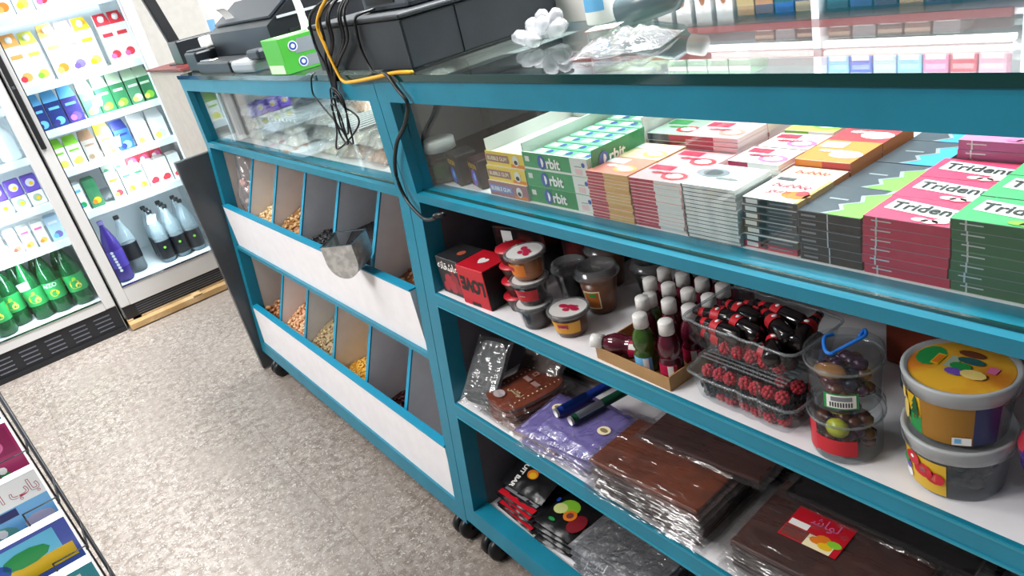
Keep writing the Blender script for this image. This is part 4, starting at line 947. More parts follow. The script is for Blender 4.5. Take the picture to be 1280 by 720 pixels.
# clear punnets of gummies
def punnet(label, x, y, z, L, D_, h, rz, lidded):
    t = thing('gummy_punnet', label, 'punnet', (x, y, z), rz, 'clear ribbed punnets')
    def wall(k, s0, s1, z0, z1, mat, ribs):
        mb = MB(); n = 64; pts = []
        a, b = L / 2, D_ / 2; rr = .014
        per = []
        for i in range(n):
            u = i / n * 4; side = int(u); f = u - side
            if side == 0: p, q = -a + 2 * a * f, -b
            elif side == 1: p, q = a, -b + 2 * b * f
            elif side == 2: p, q = a - 2 * a * f, b
            else: p, q = -a, b - 2 * b * f
            # round the corners
            dx = max(0, abs(p) - (a - rr)); dy = max(0, abs(q) - (b - rr))
            m_ = math.hypot(dx, dy)
            if m_ > rr: p = math.copysign(a - rr + dx / m_ * rr, p); q = math.copysign(b - rr + dy / m_ * rr, q)
            rb = (.0022 if (ribs and side in (0, 2) and int(f * 26) % 2 and (int(f * 26) // 6) % 2 == 0) else 0)
            per.append((p, q - math.copysign(rb, q) if side in (0, 2) else q))
        lev = [(s0, z0), (s0 * .6 + s1 * .4, z0 * .6 + z1 * .4), (s1, z1)]
        vs = [(p * s, q * s, zz) for s, zz in lev for p, q in per]
        fs = [(j * n + i, j * n + (i + 1) % n, (j + 1) * n + (i + 1) % n, (j + 1) * n + i) for j in range(2) for i in range(n)]
        mb.add(vs, fs, mat); return mb, per
    mb, per = wall(0, .86, 1, 0.0006, h, PET, True)
    mb.poly([(p * .86, q * .86, .0006) for p, q in per], PET); mb.build('tub', t)
    rim = MB(); rim.tube([(p * 1.015, q * 1.02, h) for p, q in per] + [(per[0][0] * 1.015, per[0][1] * 1.02, h)], .0018, PETLID, 6, cap=False); rim.build('rim', t)
    if lidded:
        lb, pr2 = wall(0, 1.0, .84, h + .0008, h + .021, PETLID if False else PET, True); lb.poly([(p * .84, q * .84, h + .021) for p, q in pr2], PET)
        for i in range(9): yy = -D_ * .34 + i * D_ * .085; lb.box(-L * .38, L * .38, yy, yy + .0018, h + .0212, h + .0222, PETLID)
        lb.build('lid', t)
    return t
PU1 = punnet('closed clear punnet of red raspberry sweets standing on the shelf', -.4835, .588, Z1 + .0002, .150, .076, .036, -1, True)
PU2 = punnet('open clear punnet of cola bottle sweets on top of the closed one', -.4905, .6135, Z1 + .0585, .158, .094, .040, -2, False)
RASP = M('raspberry_red', '#c22a38', .5, var=.2, vscale=300, bump=.6, bscale=500); BKB = M('blackberry', '#17141a', .4, bump=.5, bscale=500)
rnd = random.Random(5)
def berry(label, loc, m, key):
    t = thing('gummy_berry', label, 'sweet', loc, rnd.uniform(0, 360), 'berry sweets in the punnet')
    if key in _P: c = _P[key].copy(); COL.objects.link(c); c.parent = t; return
    mb = MB(); n = 0
    for j in range(5):
        tt = -1.2 + 2.4 * j / 4; kk = max(3, int(8 * math.cos(tt)))
        for i in range(kk):
            a = 2 * math.pi * (i + .5 * (j % 2)) / kk; mb.ell((.0062 * math.cos(tt) * math.cos(a), .0062 * math.cos(tt) * math.sin(a), .0062 * math.sin(tt)), .0028, m, 6, 4)
    _P[key] = mb.build('berry_body', t)
bi = 0; nth = lambda i: (ORD + ['seventeenth', 'eighteenth', 'nineteenth', 'twentieth'])[i] if i else 'first'
for layer, (zz, ys) in enumerate(((.009, (-.022, 0, .022)), (.0235, (-.026, -.004, .02)), (.0385, (-.022, .004)))):
    for yi, yy in enumerate(ys):
        for xi in range(7):
            red = (layer == 2 and yi == 0) or (layer == 0 and yi == 0 and xi % 7 != 0) or (layer == 2 and xi > 4) 
            nm = 'red raspberry sweet' if red else 'black berry sweet'
            berry(f'{nm}, {["base", "middle", "upper"][layer]} layer, {["front", "second", "rear"][yi]} line, {nth(xi)} from the bottle tray', (-.4835 - .0515 + .0172 * xi + rnd.uniform(-.002, .002), .588 + yy + rnd.uniform(-.0015, .0015), Z1 + zz), RASP if red else BKB, 'rb' if red else 'kb')
COLG = M('cola_gummy', '#171012', .12, spec=.7); CAPR = M('cola_red_band', '#c0202c', .4)
def colab(label, loc, rz, tilt=0):
    t = thing('cola_bottle_sweet', label, 'sweet', loc, 0, 'cola bottle sweets in the open punnet', (0, (90 + tilt) * R2D, rz * R2D))
    if 'cola' in _P:
        for q in _P['cola']: copy_tree(q, t)
        return
    pr = [(0, -.034), (.0085, -.034), (.0105, -.03), (.0105, -.006), (.0092, -.002), (.0098, .007), (.007, .018), (.005, .026), (.005, .036), (0, .0365)]
    _P['cola'] = [MB().lathe(pr, COLG, 14).build('bottle_body', t), MB().lathe([(.0108, -.004), (.0096, .000), (.0101, .007), (.0094, .009)], CAPR, 14).ell((-.0101, 0, .002), (.0008, .004, .0025), WTOP, 6, 4).build('label', t), MB().lathe([(.0066, .0205), (.0056, .0275), (.0052, .0276)], CAPR, 12).build('neck_band', t)]
spots = [(-.525, .584, .029, 172, 0), (-.508, .600, .032, 165, -3), (-.542, .606, .030, 185, 0), (-.522, .622, .034, 160, 2), (-.478, .634, .038, 172, -3), (-.468, .612, .038, 150, -4), (-.455, .590, .027, 120, 0), (-.440, .628, .031, 100, 0), (-.505, .640, .031, 175, 0), (-.535, .632, .020, 180, 0),
         (-.53, .590, .0105, 178, 0), (-.53, .615, .0105, 182, 0), (-.53, .640, .0105, 178, 0), (-.465, .590, .0105, 180, 0), (-.465, .615, .0105, 178, 0), (-.465, .640, .0105, 182, 0)]
for i, (x, y, z, rz, tl) in enumerate(spots):
    colab('dark cola bottle sweet with red band, ' + (['at the front rim of the heap', 'second from the front rim', 'poking towards the white caps', 'crossing the middle of the heap', 'on the crest of the heap', 'on the crest beside the clear jar end', 'at the jar end in front', 'at the jar end behind', 'at the rear rim', 'low at the bottle tray end'][i] if i < 10 else 'in the bottom layer, ' + ['front', 'middle', 'rear', 'front jar side', 'middle jar side', 'rear jar side'][i - 10]), (x, y, Z1 + .0585 + z + .002), rz, tl)
for i in range(5): berry('red sweet showing through the front of the open punnet, ' + nth(i) + ' from the bottle tray', (-.515 + .018 * i, .5795, Z1 + .0685), RASP, 'rb')
# clear jars with blue cord
def jar(label, z, band, cord):
    t = thing('sweet_jar', label, 'jar', (-.3645, .577, z), 0, 'stacked clear sweet jars')
    r = .0345
    MB().lathe([(0, .001), (r * .93, 0), (r, .004), (r, .046), (r * .96, .05)], PET, 36).build('jar_body', t)
    MB().lathe([(r * .98, .046), (.0372, .0475), (.0375, .0585), (.035, .0605), (.0335, .0595), (0, .0592)], PET, 36).lathe([(.0374, .047), (.0380, .0475), (.0380, .05), (.0374, .0505)], PETLID, 36).build('lid', t)
    rnd = random.Random(int(z * 1e4)); mb = MB()
    for i in range(60):
        a = rnd.uniform(0, 6.28); q = .0235 * math.sqrt(rnd.random())
        mb.ell((q * math.cos(a), q * math.sin(a), rnd.uniform(.0095, .040)), (.0085, .0075, .0065), rnd.choice([M('jelly_maroon', '#4a1420', .25), M('jelly_dark_blue', '#1d2036', .25), M('jelly_brown', '#5a2c1a', .3), M('jelly_violet', '#3a1a34', .25)]), 8, 5, T() )
    if not cord: mb.ell((.003, -.021, .036), (.0125, .009, .0105), M('jelly_yellow_green', '#b5b82a', .2), 12, 8)
    else: mb.ell((-.004, -.018, .04), (.017, .012, .005), M('jelly_tan', '#9a6a3a', .3), 10, 6)
    mb.build('jelly_sweets', t)
    if cord:
        mb = MB().lathe([(r * 1.012, .008), (r * 1.012, .026)], GRN, 10, a0=268, a1=322); mb.lathe([(r * 1.02, .0095), (r * 1.02, .0245)], PAPER, 10, a0=273, a1=318); mb.lathe([(r * 1.028, .018), (r * 1.028, .023)], GREYINK, 6, a0=280, a1=312)
        for q in range(9): mb.lathe([(r * 1.028, .011), (r * 1.028, .0165)], INK, 1, a0=278 + q * 4, a1=280 + q * 4)
        mb.build('barcode_label', t)
        MB().tube(smooth_path([(-.018, .012, .0615), (-.02, 0, .063), (-.008, -.018, .0625), (.000, -.021, .0625), (.003, -.012, .063), (.012, .002, .0685), (.017, .011, .072), (.013, .016, .074), (.012, .008, .07)], 6), .0019, M('blue_cord', '#1f72d0', .5), 8).build('cord', t)
    else:
        mb = MB().lathe([(r * 1.012, .008), (r * 1.012, .043)], RED, 12, a0=180, a1=248); mb.lathe([(r * 1.013, .012), (r * 1.013, .031)], RED, 12, a0=248, a1=318)
        mb.disc(.006, 0, M('band_pale_red', '#d9685a', .4), 8, frame((r * math.cos(215 * R2D) * 1.025, r * math.sin(215 * R2D) * 1.025, .026), (-math.sin(215 * R2D), math.cos(215 * R2D), 0), (0, 0, 1))); mb.build('paper_band', t)
jar('lower clear jar of jelly sweets with a red paper band', Z1, True, False)
jar('upper clear jar of dark jelly sweets with blue cord on its lid', Z1 + .0622, False, True)
# plastic tubs of fruit sweets
TUBP = CLEAR('frosted_tub', '#d9dde0', .2, body=.14, bodycol='#a9b1b6', ior=1.45); TUBL = CLEAR('frosted_lid', '#e9ecee', .2, body=.5, bodycol='#e6eaec', ior=1.45)
BEAR = M('pale_yellow_print', '#e9cf7a', .45); TUBY = M('tub_yellow', '#d9ae1e', .4); TGLD = M('tub_gold', '#9a6a12', .4)
def tub(label, z, upper):
    t = thing('sweet_tub', label, 'tub', (-.2645, .5965, z), 0, 'round tubs of fruit sweets')
    rb, r, h = .0395, .0445, .062
    MB().lathe([(0, .001), (rb * .95, 0), (rb, .003), (r, h - .012)], TUBP, 40).build('tub_body', t)
    MB().lathe([(r * .995, h - .0155), (.0470, h - .015), (.0475, h - .004), (.0482, h - .002), (.0478, h), (.0445, h), (.0425, h - .003), (0, h - .003)], TUBL, 44).build('lid', t)
    rr = lambda zz: rb + (r - rb) * zz / (h - .012) + .0004
    mb = MB()
    if upper:
        mb.lathe([(rr(.003), .003), (rr(.048), .048)], TUBY, 14, a0=195, a1=250); mb.lathe([(rr(.003) + .0002, .003), (rr(.022) + .0002, .022)], GRN, 14, a0=222, a1=250)
        mb.lathe([(rr(.003), .003), (rr(.048), .048)], TGLD, 18, a0=250, a1=310); mb.lathe([(rr(.003), .003), (rr(.048), .048)], NAVY, 10, a0=310, a1=340)
        def pr(a, zz, s): return frame(((rr(zz) + .0007) * math.cos(a * R2D), (rr(zz) + .0007) * math.sin(a * R2D), zz), (-math.sin(a * R2D), math.cos(a * R2D), 0), (0, 0, 1))
        X = pr(243, .03, 1)
        for q in range(3): mb.poly([(-.006 + q * .0012, -.006 + q * .006, .0006 + q * .0002), (.006 - q * .0012, -.006 + q * .006, .0006 + q * .0002), (0, .004 + q * .006, .0006 + q * .0002)], DGRN, X)
        mb.rect(-.001, .001, -.01, -.006, BROWN, X, .0005)
        mb.disc(.0085, .0003, BEAR, 14, pr(219, .02, 1), 1, 1.3); mb.disc(.006, .0006, BEAR, 14, pr(217, .037, 1), 1.1, 1); mb.disc(.0028, .0009, PURP, 8, pr(219, .032, 1), 1.3, .8)
        mb.rect(-.007, .008, -.004, .004, PAPER, pr(297, .009, 1), .0003); mb.rect(-.005, .0, -.002, .003, LBLUE, pr(297, .009, 1), .0006)
        mb.build('wrap_label', t)
        d = MB().disc(.0422, h - .0026, M('lid_print_yellow', '#d9a52c', .4, c2='#c9741f', vscale=22), 36)
        d.disc(.013, h - .0022, GRN, 12, None, .9, 1.3, -.028, .006); d.rect(-.024, -.017, -.006, .012, YEL, None, h - .0018); d.rect(-.023, -.018, -.004, .010, ORG, None, h - .0015); d.rect(-.013, -.004, -.005, .014, SAGE, None, h - .0018)
        for q, (cx, cy, sx_, sy_, m_) in enumerate(((.0, .023, 1.3, .6, BROWN), (.004, .012, 1.3, .6, M('print_teal', '#1f5a60', .4)), (.0, .0, 1, .7, GRN), (-.001, -.01, .9, .6, PURP), (.014, -.008, 1.2, .8, BEAR))): d.disc(.009, h - .0017 + q * .0002, m_, 10, None, sx_, sy_, cx, cy)
        d.rect(.02, .028, .002, .012, PINK, None, h - .0017); d.build('lid_print', t)
    else:
        mb.lathe([(rr(.004), .004), (rr(.042), .042)], TUBY, 22, a0=203, a1=283)
        def pr(a, zz): return frame(((rr(zz) + .0005) * math.cos(a * R2D), (rr(zz) + .0005) * math.sin(a * R2D), zz), (-math.sin(a * R2D), math.cos(a * R2D), 0), (0, 0, 1))
        for a, zz, s, m_ in ((241, .036, .0088, RED), (256, .028, .0095, RED), (271, .024, .0085, RED), (272, .024, .005, M('print_red_pale', '#d9584c', .4)), (256, .028, .004, PAPER), (240, .037, .0022, PAPER), (247, .036, .0022, PAPER), (224, .026, .006, GRN), (229, .021, .005, PURP), (229, .012, .0055, PAPER)):
            mb.disc(s, .0004 + (zz * .01), m_, 12, pr(a, zz), 1, .8)
        mb.build('wrap_label', t)
        rnd = random.Random(8); g = MB()
        for i in range(90): a = rnd.uniform(0, 6.28); q = .0295 * math.sqrt(rnd.random()); g.ell((q * math.cos(a), q * math.sin(a), rnd.uniform(.01, .042)), (.009, .008, .007), M('dark_jelly', '#1b1c26', .3), 6, 4)
        g.build('jelly_sweets', t)
tub('lower round tub of dark jellies with yellow cherry label', Z1, False)
tub('upper round tub with golden yellow wrap and printed lid', Z1 + .0624, True)
t = thing('sweet_egg', 'purple and red capsule of sweets at the edge of the frame beside the tubs', 'sweet container', (-.182, .60, Z1))
MB().lathe([(0, 0), (.012, 0), (.02, .03), (.03, .05), (.033, .07), (.026, .088), (0, .095)], M('violet_shell', '#3b2a78', .2, c2='#c23a4a', vscale=25, lo=.55, hi=.58), 28).build('shell', t)
MB().lathe([(.0128, .004), (.0172, .02), (.0203, .03)], PAPER, 20, a0=180, a1=330).build('label', t)
t = thing('snack_carton', 'dim orange red carton standing behind the clear jars and tubs', 'carton', (-.41, .735, Z1))
MB().rbox(0, .13, 0, .05, 0, .145, M('dim_orange_card', '#8a3a24', .5), .002, 1).build('carton_body', t)
t = thing('sweet_tub', 'dark tub with blue lid behind the clear jars', 'tub', (-.315, .672, Z1))
MB().lathe([(0, 0), (.033, 0), (.036, .04)], M('tub_dark', '#20242a', .3), 28).build('tub_body', t); MB().lathe([(.036, .04), (.039, .041), (.039, .052), (0, .053)], M('tub_blue_lid', '#13465c', .35), 28).build('lid', t)
t = thing('sweet_tub', 'round clear lidded tub hidden deep behind the yellow tubs', 'tub', (-.20, .70, Z1))
MB().lathe([(0, 0), (.04, 0), (.043, .05)], TUBP, 28).build('tub_body', t); MB().lathe([(.043, .05), (.046, .051), (.046, .06), (0, .061)], TUBL, 28).build('lid', t)

# ------------------------------------------------------------------ second shelf: fruit leather in clear wraps
Z2 = .3816
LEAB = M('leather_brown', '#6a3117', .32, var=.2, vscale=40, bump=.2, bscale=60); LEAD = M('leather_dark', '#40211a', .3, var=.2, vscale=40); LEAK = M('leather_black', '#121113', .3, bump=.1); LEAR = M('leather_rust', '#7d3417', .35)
_slab = {}
def fruit_leather(label, loc, sx, sy, sz, core, rz, group, key, rot=None, printed=None, oval=False, film=FILM):
    t = thing('fruit_leather_pack', label, 'pack', loc, rz, group, rot)
    if key in _P and not printed:
        for q in _P[key]: c = q.copy(); COL.objects.link(c); c.parent = t
        return t
    sd = stable(key) % 50
    a = MB()
    if oval:
        n = 40; pts = [(sx / 2 * math.copysign(abs(math.cos(q)) ** .55, math.cos(q)) * .9, sy / 2 * math.copysign(abs(math.sin(q)) ** .55, math.sin(q)) * .9) for q in [2 * math.pi * i / n for i in range(n)]]
        a.prism(pts, .002, sz - .002, core, 'z')
    else: a.rbox(-sx * .45, sx * .45, -sy * .41, sy * .41, .0015, sz - .0012, core, min(.0025, sz * .3), 2)
    k = [a.build('leather_slab', t)]
    f = MB()
    def shell(s):
        def fn(u, v):
            x = (u - .5) * sx; y = (v - .5) * sy
            e = (1 - abs(2 * u - 1) ** 8) * (1 - abs(2 * v - 1) ** 8)
            n_ = .0038 * fbm((x * 9 + sd, y * 55, s)) + .0022 * fbm((x * 60, y * 60 + sd, s))
            x += .004 * fbm((y * 60, s, sd)); y += .004 * fbm((x * 60, s + 3, sd))
            return (x, y, max(.0003, sz * .5 + s * (sz * .5) * e + (abs(n_) * (.3 + .7 * e)) * (1 if s > 0 else -.3) + (0 if s > 0 else 0)))
        return fn
    f.grid(shell(1), 44, 34, film); f.grid(shell(-1), 14, 10, film)
    k.append(f.build('wrap_film', t))
    if printed:
        p = MB(); printed(p, sz); p.build('print', t)
    _P[key] = k; return t
S2 = 'fruit leather packs in the brown stack'
SH = .0085
for i in range(7):
    k = 6 - i
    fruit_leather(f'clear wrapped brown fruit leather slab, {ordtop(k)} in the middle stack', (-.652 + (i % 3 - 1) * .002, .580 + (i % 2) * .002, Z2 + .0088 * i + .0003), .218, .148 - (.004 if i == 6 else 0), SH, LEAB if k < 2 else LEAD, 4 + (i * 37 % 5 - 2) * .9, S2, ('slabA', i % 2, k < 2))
fruit_leather('clear wrapped dark brown slab lying across the rear of the brown stack', (-.62, .655, Z2 + .0625), .22, .12, .009, LEAD, 5, S2, ('slabR', 1))
for i in range(7):
    fruit_leather(f'clear wrapped brown fruit leather slab, {ordtop(6 - i)} in the rear brown stack', (-.62, .745, Z2 + .0088 * i + .0003), .22, .13, SH, LEAD, 4, 'fruit leather packs in the rear stack', ('slabA', i % 2, False))
def redlabel(p, sz):
    z = sz + .0016
    p.rect(-.062, .012, -.026, .03, RED, None, z); p.rect(-.06, -.03, -.024, -.006, M('label_maroon', '#7a3a34', .4), None, z + .0003); p.rect(-.06, -.035, -.004, .006, PAPER, None, z + .0003); p.rect(-.03, .004, -.026, -.006, CREAM, None, z + .0003)
    for q, (x, y, m_) in enumerate(((-.018, -.012, ORG), (-.006, -.016, YEL), (-.012, -.006, ORG), (.002, -.008, LIME))): p.disc(.007, z + .0005 + q * .0001, m_, 10, None, 1.3, .8, x, y)
    p.text('\uFEB7\uFE8E\uFEEE\uFEDF', .02, T(-.02, .016, z + .0006), PINK)
for i in range(6):
    k = 5 - i
    fruit_leather('dark fruit leather slab with a red label under its clear wrap' if k == 0 else f'wrapped dark fruit leather slab, {ordtop(k)} under the red labelled one', (-.40 + (i % 2) * .002, .598, Z2 + .0088 * i + .0003), .23, .165, SH, LEAD, 3 + (i % 3 - 1) * 1.2, 'fruit leather packs in the stack with the red label', ('slabC', i % 2) if k else ('slabL', 0), printed=redlabel if k == 0 else None)
fruit_leather('black fruit leather slab in clear wrap along the rear of the red label stack', (-.375, .675, Z2 + .0546), .25, .11, .011, LEAK, 2, 'black fruit leather slabs', ('slabK', 0), film=FILMS)
for i in range(6): fruit_leather(f'black fruit leather slab, {ordtop(i)} in the pile under the rear black one', (-.375, .757, Z2 + .0088 * (5 - i) + .0003), .25, .14, SH, LEAK, 2, 'black fruit leather slabs', ('slabK2', 0), film=FILMS)
fruit_leather('black fruit leather slab resting higher at the frame edge', (-.25, .72, Z2 + .066), .2, .12, .010, LEAK, 0, 'black fruit leather slabs', ('slabK3', 0), film=FILMS)
# purple packs with round white stickers, tubes of blue and green
PUF = CLEAR('lilac_film', '#cfc8ee', .14, body=.30, bodycol='#a79ddc', ior=2.0, bump=1, bscale=30, bdist=.012)
def sticker(xy):
    def f(p, sz):
        for x, y in xy: p.disc(.012, sz + .003, CREAM, 18, None, 1, .85, x, y); p.disc(.0075, sz + .0034, M('sticker_sketch', '#8a7a52', .5), 9, None, 1.1, .6, x, y)
    return f
for i in range(4):
    fruit_leather(['lilac wrapped pack at the base of the lilac pile', 'lilac wrapped pack, second from the base of its pile', 'lilac wrapped pack with a round cream sticker near the rust brown pack', 'lilac wrapped pack with a round cream sticker beside the brown stack'][i], (-.862 + .02 * (i % 2) + (.03 if i == 3 else 0), .568 + .004 * i, Z2 + .0135 * i + .0003), .165, .12, .013, M('lilac_core', '#8d86b4', .5), [6, 2, 8, -2][i], 'lilac packs', ('lil', i), printed=[None, None, sticker([(-.045, .018)]), sticker([(.03, .0)])][i], film=PUF if i > 1 else FILM)
for i, (m_, x, l) in enumerate(((M('blue_tube', '#16348f', .3), -.865, 'blue roll of wrapped sweets lying on the lilac packs'), (M('green_tube', '#0f4a33', .3), -.828, 'dark green roll of wrapped sweets lying on the lilac packs'))):
    t = thing('sweet_roll', l, 'roll', (x, .62, Z2 + .068), -8)
    MB().tube([(0, -.06, 0), (0, -.055, 0), (0, .12, .0), (0, .125, 0)], .0078, m_, 14).build('wrapper', t)
    MB().tube([(0, -.064, 0), (0, -.06, 0)], .0078, [PAPER][0], 14).tube([(0, -.05, .0008), (0, .0, .0008)], .0077, M('roll_stripe', '#c9d6e0', .3) if i else BLUE, 14).build('end_paper', t)
    t.location.z = Z2 + .0645
# rust oval pack with white print, leaning black leaf pack
def rustprint(p, sz):
    z = sz + .001
    for s in (-1, 1):
        for i in range(12): p.disc(.0016, z, CREAM, 6, None, 1.2, 1, s * .036, -.05 + .0095 * i)
    p.rect(-.024, -.002, .012, .022, M('pale_rust', '#a8847a', .5), None, z); p.rect(.004, .026, .012, .022, M('pale_rust', '#a8847a', .5), None, z)
    p.disc(.013, z, M('leaf_grey', '#b0a3a4', .5), 14, None, 1.1, .8, -.014, -.045); p.rect(-.02, -.008, .03, .042, M('pale_rust', '#a8847a', .5), None, z); p.rect(-.0175, -.0105, .0325, .0395, LEAR, None, z + .0003)
    p.text('\uFEB6\uFE8E\uFEDB\uFE8E\uFEEE\uFEDF', .014, T(.008, -.022, z), CREAM)
for i in range(5):
    fruit_leather('rust brown oval fruit leather with white print in clear wrap' if i == 4 else f'rust brown fruit leather pack, {ordtop(4 - i)} in the pile with the printed oval', (-1.012 + .003 * (i % 2), .592, Z2 + .0092 * i + .0003), .118, .148, .009, LEAR, [-4, 3, 0, -5, -7][i], 'rust brown fruit leather packs', ('rust', i), printed=rustprint if i == 4 else None, oval=True)
fruit_leather('crinkled clear pack lying at the shelf edge in front of the lilac pile', (-.925, .5385, Z2 + .0003), .17, .04, .016, M('pale_pink_core', '#b59a94', .5), -1, 'crinkled packs at the shelf edge', ('edge', 0))
t = fruit_leather('dark leaf shaped fruit leather in a clear bag leaning at the joint', (-1.088, .568, Z2 + .059), .09, .135, .012, M('leaf_dark', '#1e2529', .35, var=.2), 0, None, ('leaf', 0), rot=(46 * R2D, 0, 12 * R2D), oval=True)
t = fruit_leather('dark brown square fruit leather in a clear bag behind the dark leaf pack', (-1.035, .672, Z2 + .057), .11, .14, .012, M('square_dark', '#3a2418', .35), 0, None, ('leaf2', 0), rot=(40 * R2D, 0, 8 * R2D))
for i in range(5): fruit_leather(f'brown fruit leather pack, {ordtop(4 - i)} in the pile behind the rust oval', (-1.0, .76, Z2 + .0092 * i + .0003), .16, .14, .009, LEAD, 3, 'fruit leather packs behind the rust oval', ('rb2', 0))

# ------------------------------------------------------------------ bottom shelf
Z3 = .1178
def fb_print(p, sz):
    z = sz + .0012
    p.text('FRUIT BAR', .0155, frame((-.026, -.004, z), (0, -1, 0), (1, 0, 0)), PAPER, bold=.03)
    p.disc(.016, z, M('peach_pink', '#a85a50', .45), 12, None, 1, 1.2, .012, .03); p.disc(.012, z + .0002, ORG, 12, None, 1.2, .9, .002, .002); p.disc(.008, z + .0004, YEL, 10, None, 1.2, .9, .004, .0)
def kiwi_print(p, sz):
    z = sz + .0012
    p.disc(.021, z, LIME, 14, None, 1.1, .9, -.012, .012); p.disc(.015, z + .0002, M('kiwi_pale', '#cfd98a', .45), 14, None, 1, .9, -.026, .0); p.disc(.014, z + .0004, ORG, 14, None, 1, 1, .004, -.004); p.disc(.0075, z + .0006, M('plum', '#7a3a3a', .4), 12, None, 1, 1, .004, -.004)
    p.disc(.02, z + .0001, M('berry_dark_red', '#7a1722', .4), 12, None, .9, 1.2, .03, -.012); p.rect(-.05, -.043, .01, .02, BLUE, None, z); p.disc(.006, z + .0003, GRN, 8, None, 1.4, .7, -.02, -.03)
BKF = M('black_foil', '#141417', .28, bump=.3, bscale=40)
def bar(label, loc, rz, pr, key, rot=None, sx=.12, sy=.09, sz=.012):
    t = thing('fruit_bar_pack', label, 'pack', loc, rz, 'fruit bar packs on the bottom shelf', rot)
    f = MB().grid(lambda u, v: ((u - .5) * sx, (v - .5) * sy, sz * .5 + .5 * sz * (1 - abs(2 * u - 1) ** 5) * (1 - abs(2 * v - 1) ** 5) + .002 * fbm((u * 8, v * 8, len(key)))), 18, 14, BKF)
    f.grid(lambda u, v: ((.5 - u) * sx, (v - .5) * sy, sz * .5 - .5 * sz * (1 - abs(2 * u - 1) ** 5) * (1 - abs(2 * v - 1) ** 5)), 8, 6, BKF); f.build('foil_wrapper', t)
    p = MB(); pr(p, sz); p.build('print', t)
    return t
def edge_print(p, sz): p.rect(-.055, .055, -.043, -.03, RED, None, sz * .9); p.rect(-.05, .05, -.028, -.02, SILVER, None, sz); p.disc(.012, sz + .001, GRN, 10, None, 1.3, .8, -.03, .01); p.disc(.012, sz + .001, STRAW, 10, None, 1.3, .8, .03, .012)
for i in range(4): bar(f'red edged fruit bar pack, {ordtop(3 - i)} in the bottom shelf corner', (-1.06 + .003 * (i % 2), .566 + .002 * i, Z3 + .0125 * i + .0003), [-2, 3, -4, 2][i], edge_print, 'edge', sx=.125, sy=.09)
bar('black fruit bar pack with white letters standing tilted on the pile', (-1.062, .590, Z3 + .0635), 0, fb_print, 'fb', rot=(17 * R2D, 0, 4 * R2D), sx=.125, sy=.085)
for i in range(4): bar(f'dark kiwi printed pack, {ordtop(3 - i)} in the pile beside the black slabs', (-.945 + .004 * (i % 2), .572 + .002 * i, Z3 + .0125 * i + .0003), [8, 2, 6, 3][i], kiwi_print, 'kiwi', sx=.108, sy=.1)
for i in range(5): bar(f'dark pack with kiwi and peach print, {ordtop(4 - i)} in the rear pile', (-.962, .68, Z3 + .0125 * i + .0003), [5, 0, 3, -2, 4][i], kiwi_print, 'kiwi', sx=.12, sy=.1)
for i in range(4): bar(f'dark fruit bar pack, {ordtop(3 - i)} in the pile behind the tilted one', (-1.075, .69, Z3 + .0125 * i + .0003), [5, 0, 3, -2][i], edge_print, 'edge', sx=.1, sy=.1)
for i in range(7):
    fruit_leather(f'silver wrapped black slab, {ordtop(6 - i)} in the pile on the bottom shelf', (-.79 + (i % 2) * .003, .606 + .002 * (i % 3), Z3 + .0088 * i + .0003), .185, .17, SH, LEAK, 3 + (i % 3) * 1.1 - 1, 'silver wrapped black slabs', ('silv', i % 2), film=CLEAR('silver_film', '#d0d2d6', .16, body=.2, bodycol='#c9ccd2', ior=1.8, bump=1, bscale=45, bdist=.02))
for i in range(5): bar(f'blue and red foil pack, {ordtop(4 - i)} beside the silver wrapped slabs', (-.61, .60, Z3 + .0125 * i + .0003), 4, lambda p, sz: (p.rect(-.05, .05, -.03, .035, BLUE, None, sz + .0014), p.disc(.018, sz + .002, CRIM, 12, None, 1.2, .9, .01, .0)), 'blue', sx=.13, sy=.12)
for i in range(5): bar(f'blue and red foil pack, {ordtop(4 - i)} in the pile at the frame edge', (-.45, .62, Z3 + .0125 * i + .0003), 4, lambda p, sz: (p.rect(-.05, .05, -.03, .035, NAVY, None, sz + .0014), p.disc(.018, sz + .002, CRIM, 12, None, 1.2, .9, .01, .0)), 'blue', sx=.13, sy=.12)
# ------------------------------------------------------------------ things on the glass countertop
ZT = 1.0087
t = thing('cash_drawer', 'large charcoal cash drawer box standing on the counter joint', 'cash drawer', (-1.40, .568, ZT))
mb = MB().rbox(.0, .345, 0, .31, .004, .08, CHAR, .004, 2); mb.box(.0, .345, -.0012, .0, .006, .078, CHAR)
mb.box(.3455, .346, .002, .3, .0, .004, BLACK); mb.build('drawer_body', t)
MB().rbox(-.004, .349, -.004, .314, .0802, .088, M('charcoal_lid', '#1c2125', .55, var=.08), .003, 2).build('drawer_lid', t)
for x in (.02, .32):
    for y in (.02, .28): MB().box(x - .01, x + .01, y - .01, y + .01, 0, .0042, BLACK).build('foot', t)
MB().box(.342, .3468, .1, .1012, .006, .078, BLACK).build('seam', t)
t = thing('label_printer', 'grey and black device lying on top of the charcoal cash drawer', 'printer', (-1.27, .62, ZT + .0882))
MB().rbox(0, .16, 0, .2, 0, .05, M('device_grey', '#565d63', .5), .008, 2).build('printer_body', t); MB().rbox(.01, .15, .02, .18, .0502, .056, BLACK, .003).build('cover', t); MB().box(.02, .12, -.002, .0, .012, .03, BLACK).build('paper_slot', t)
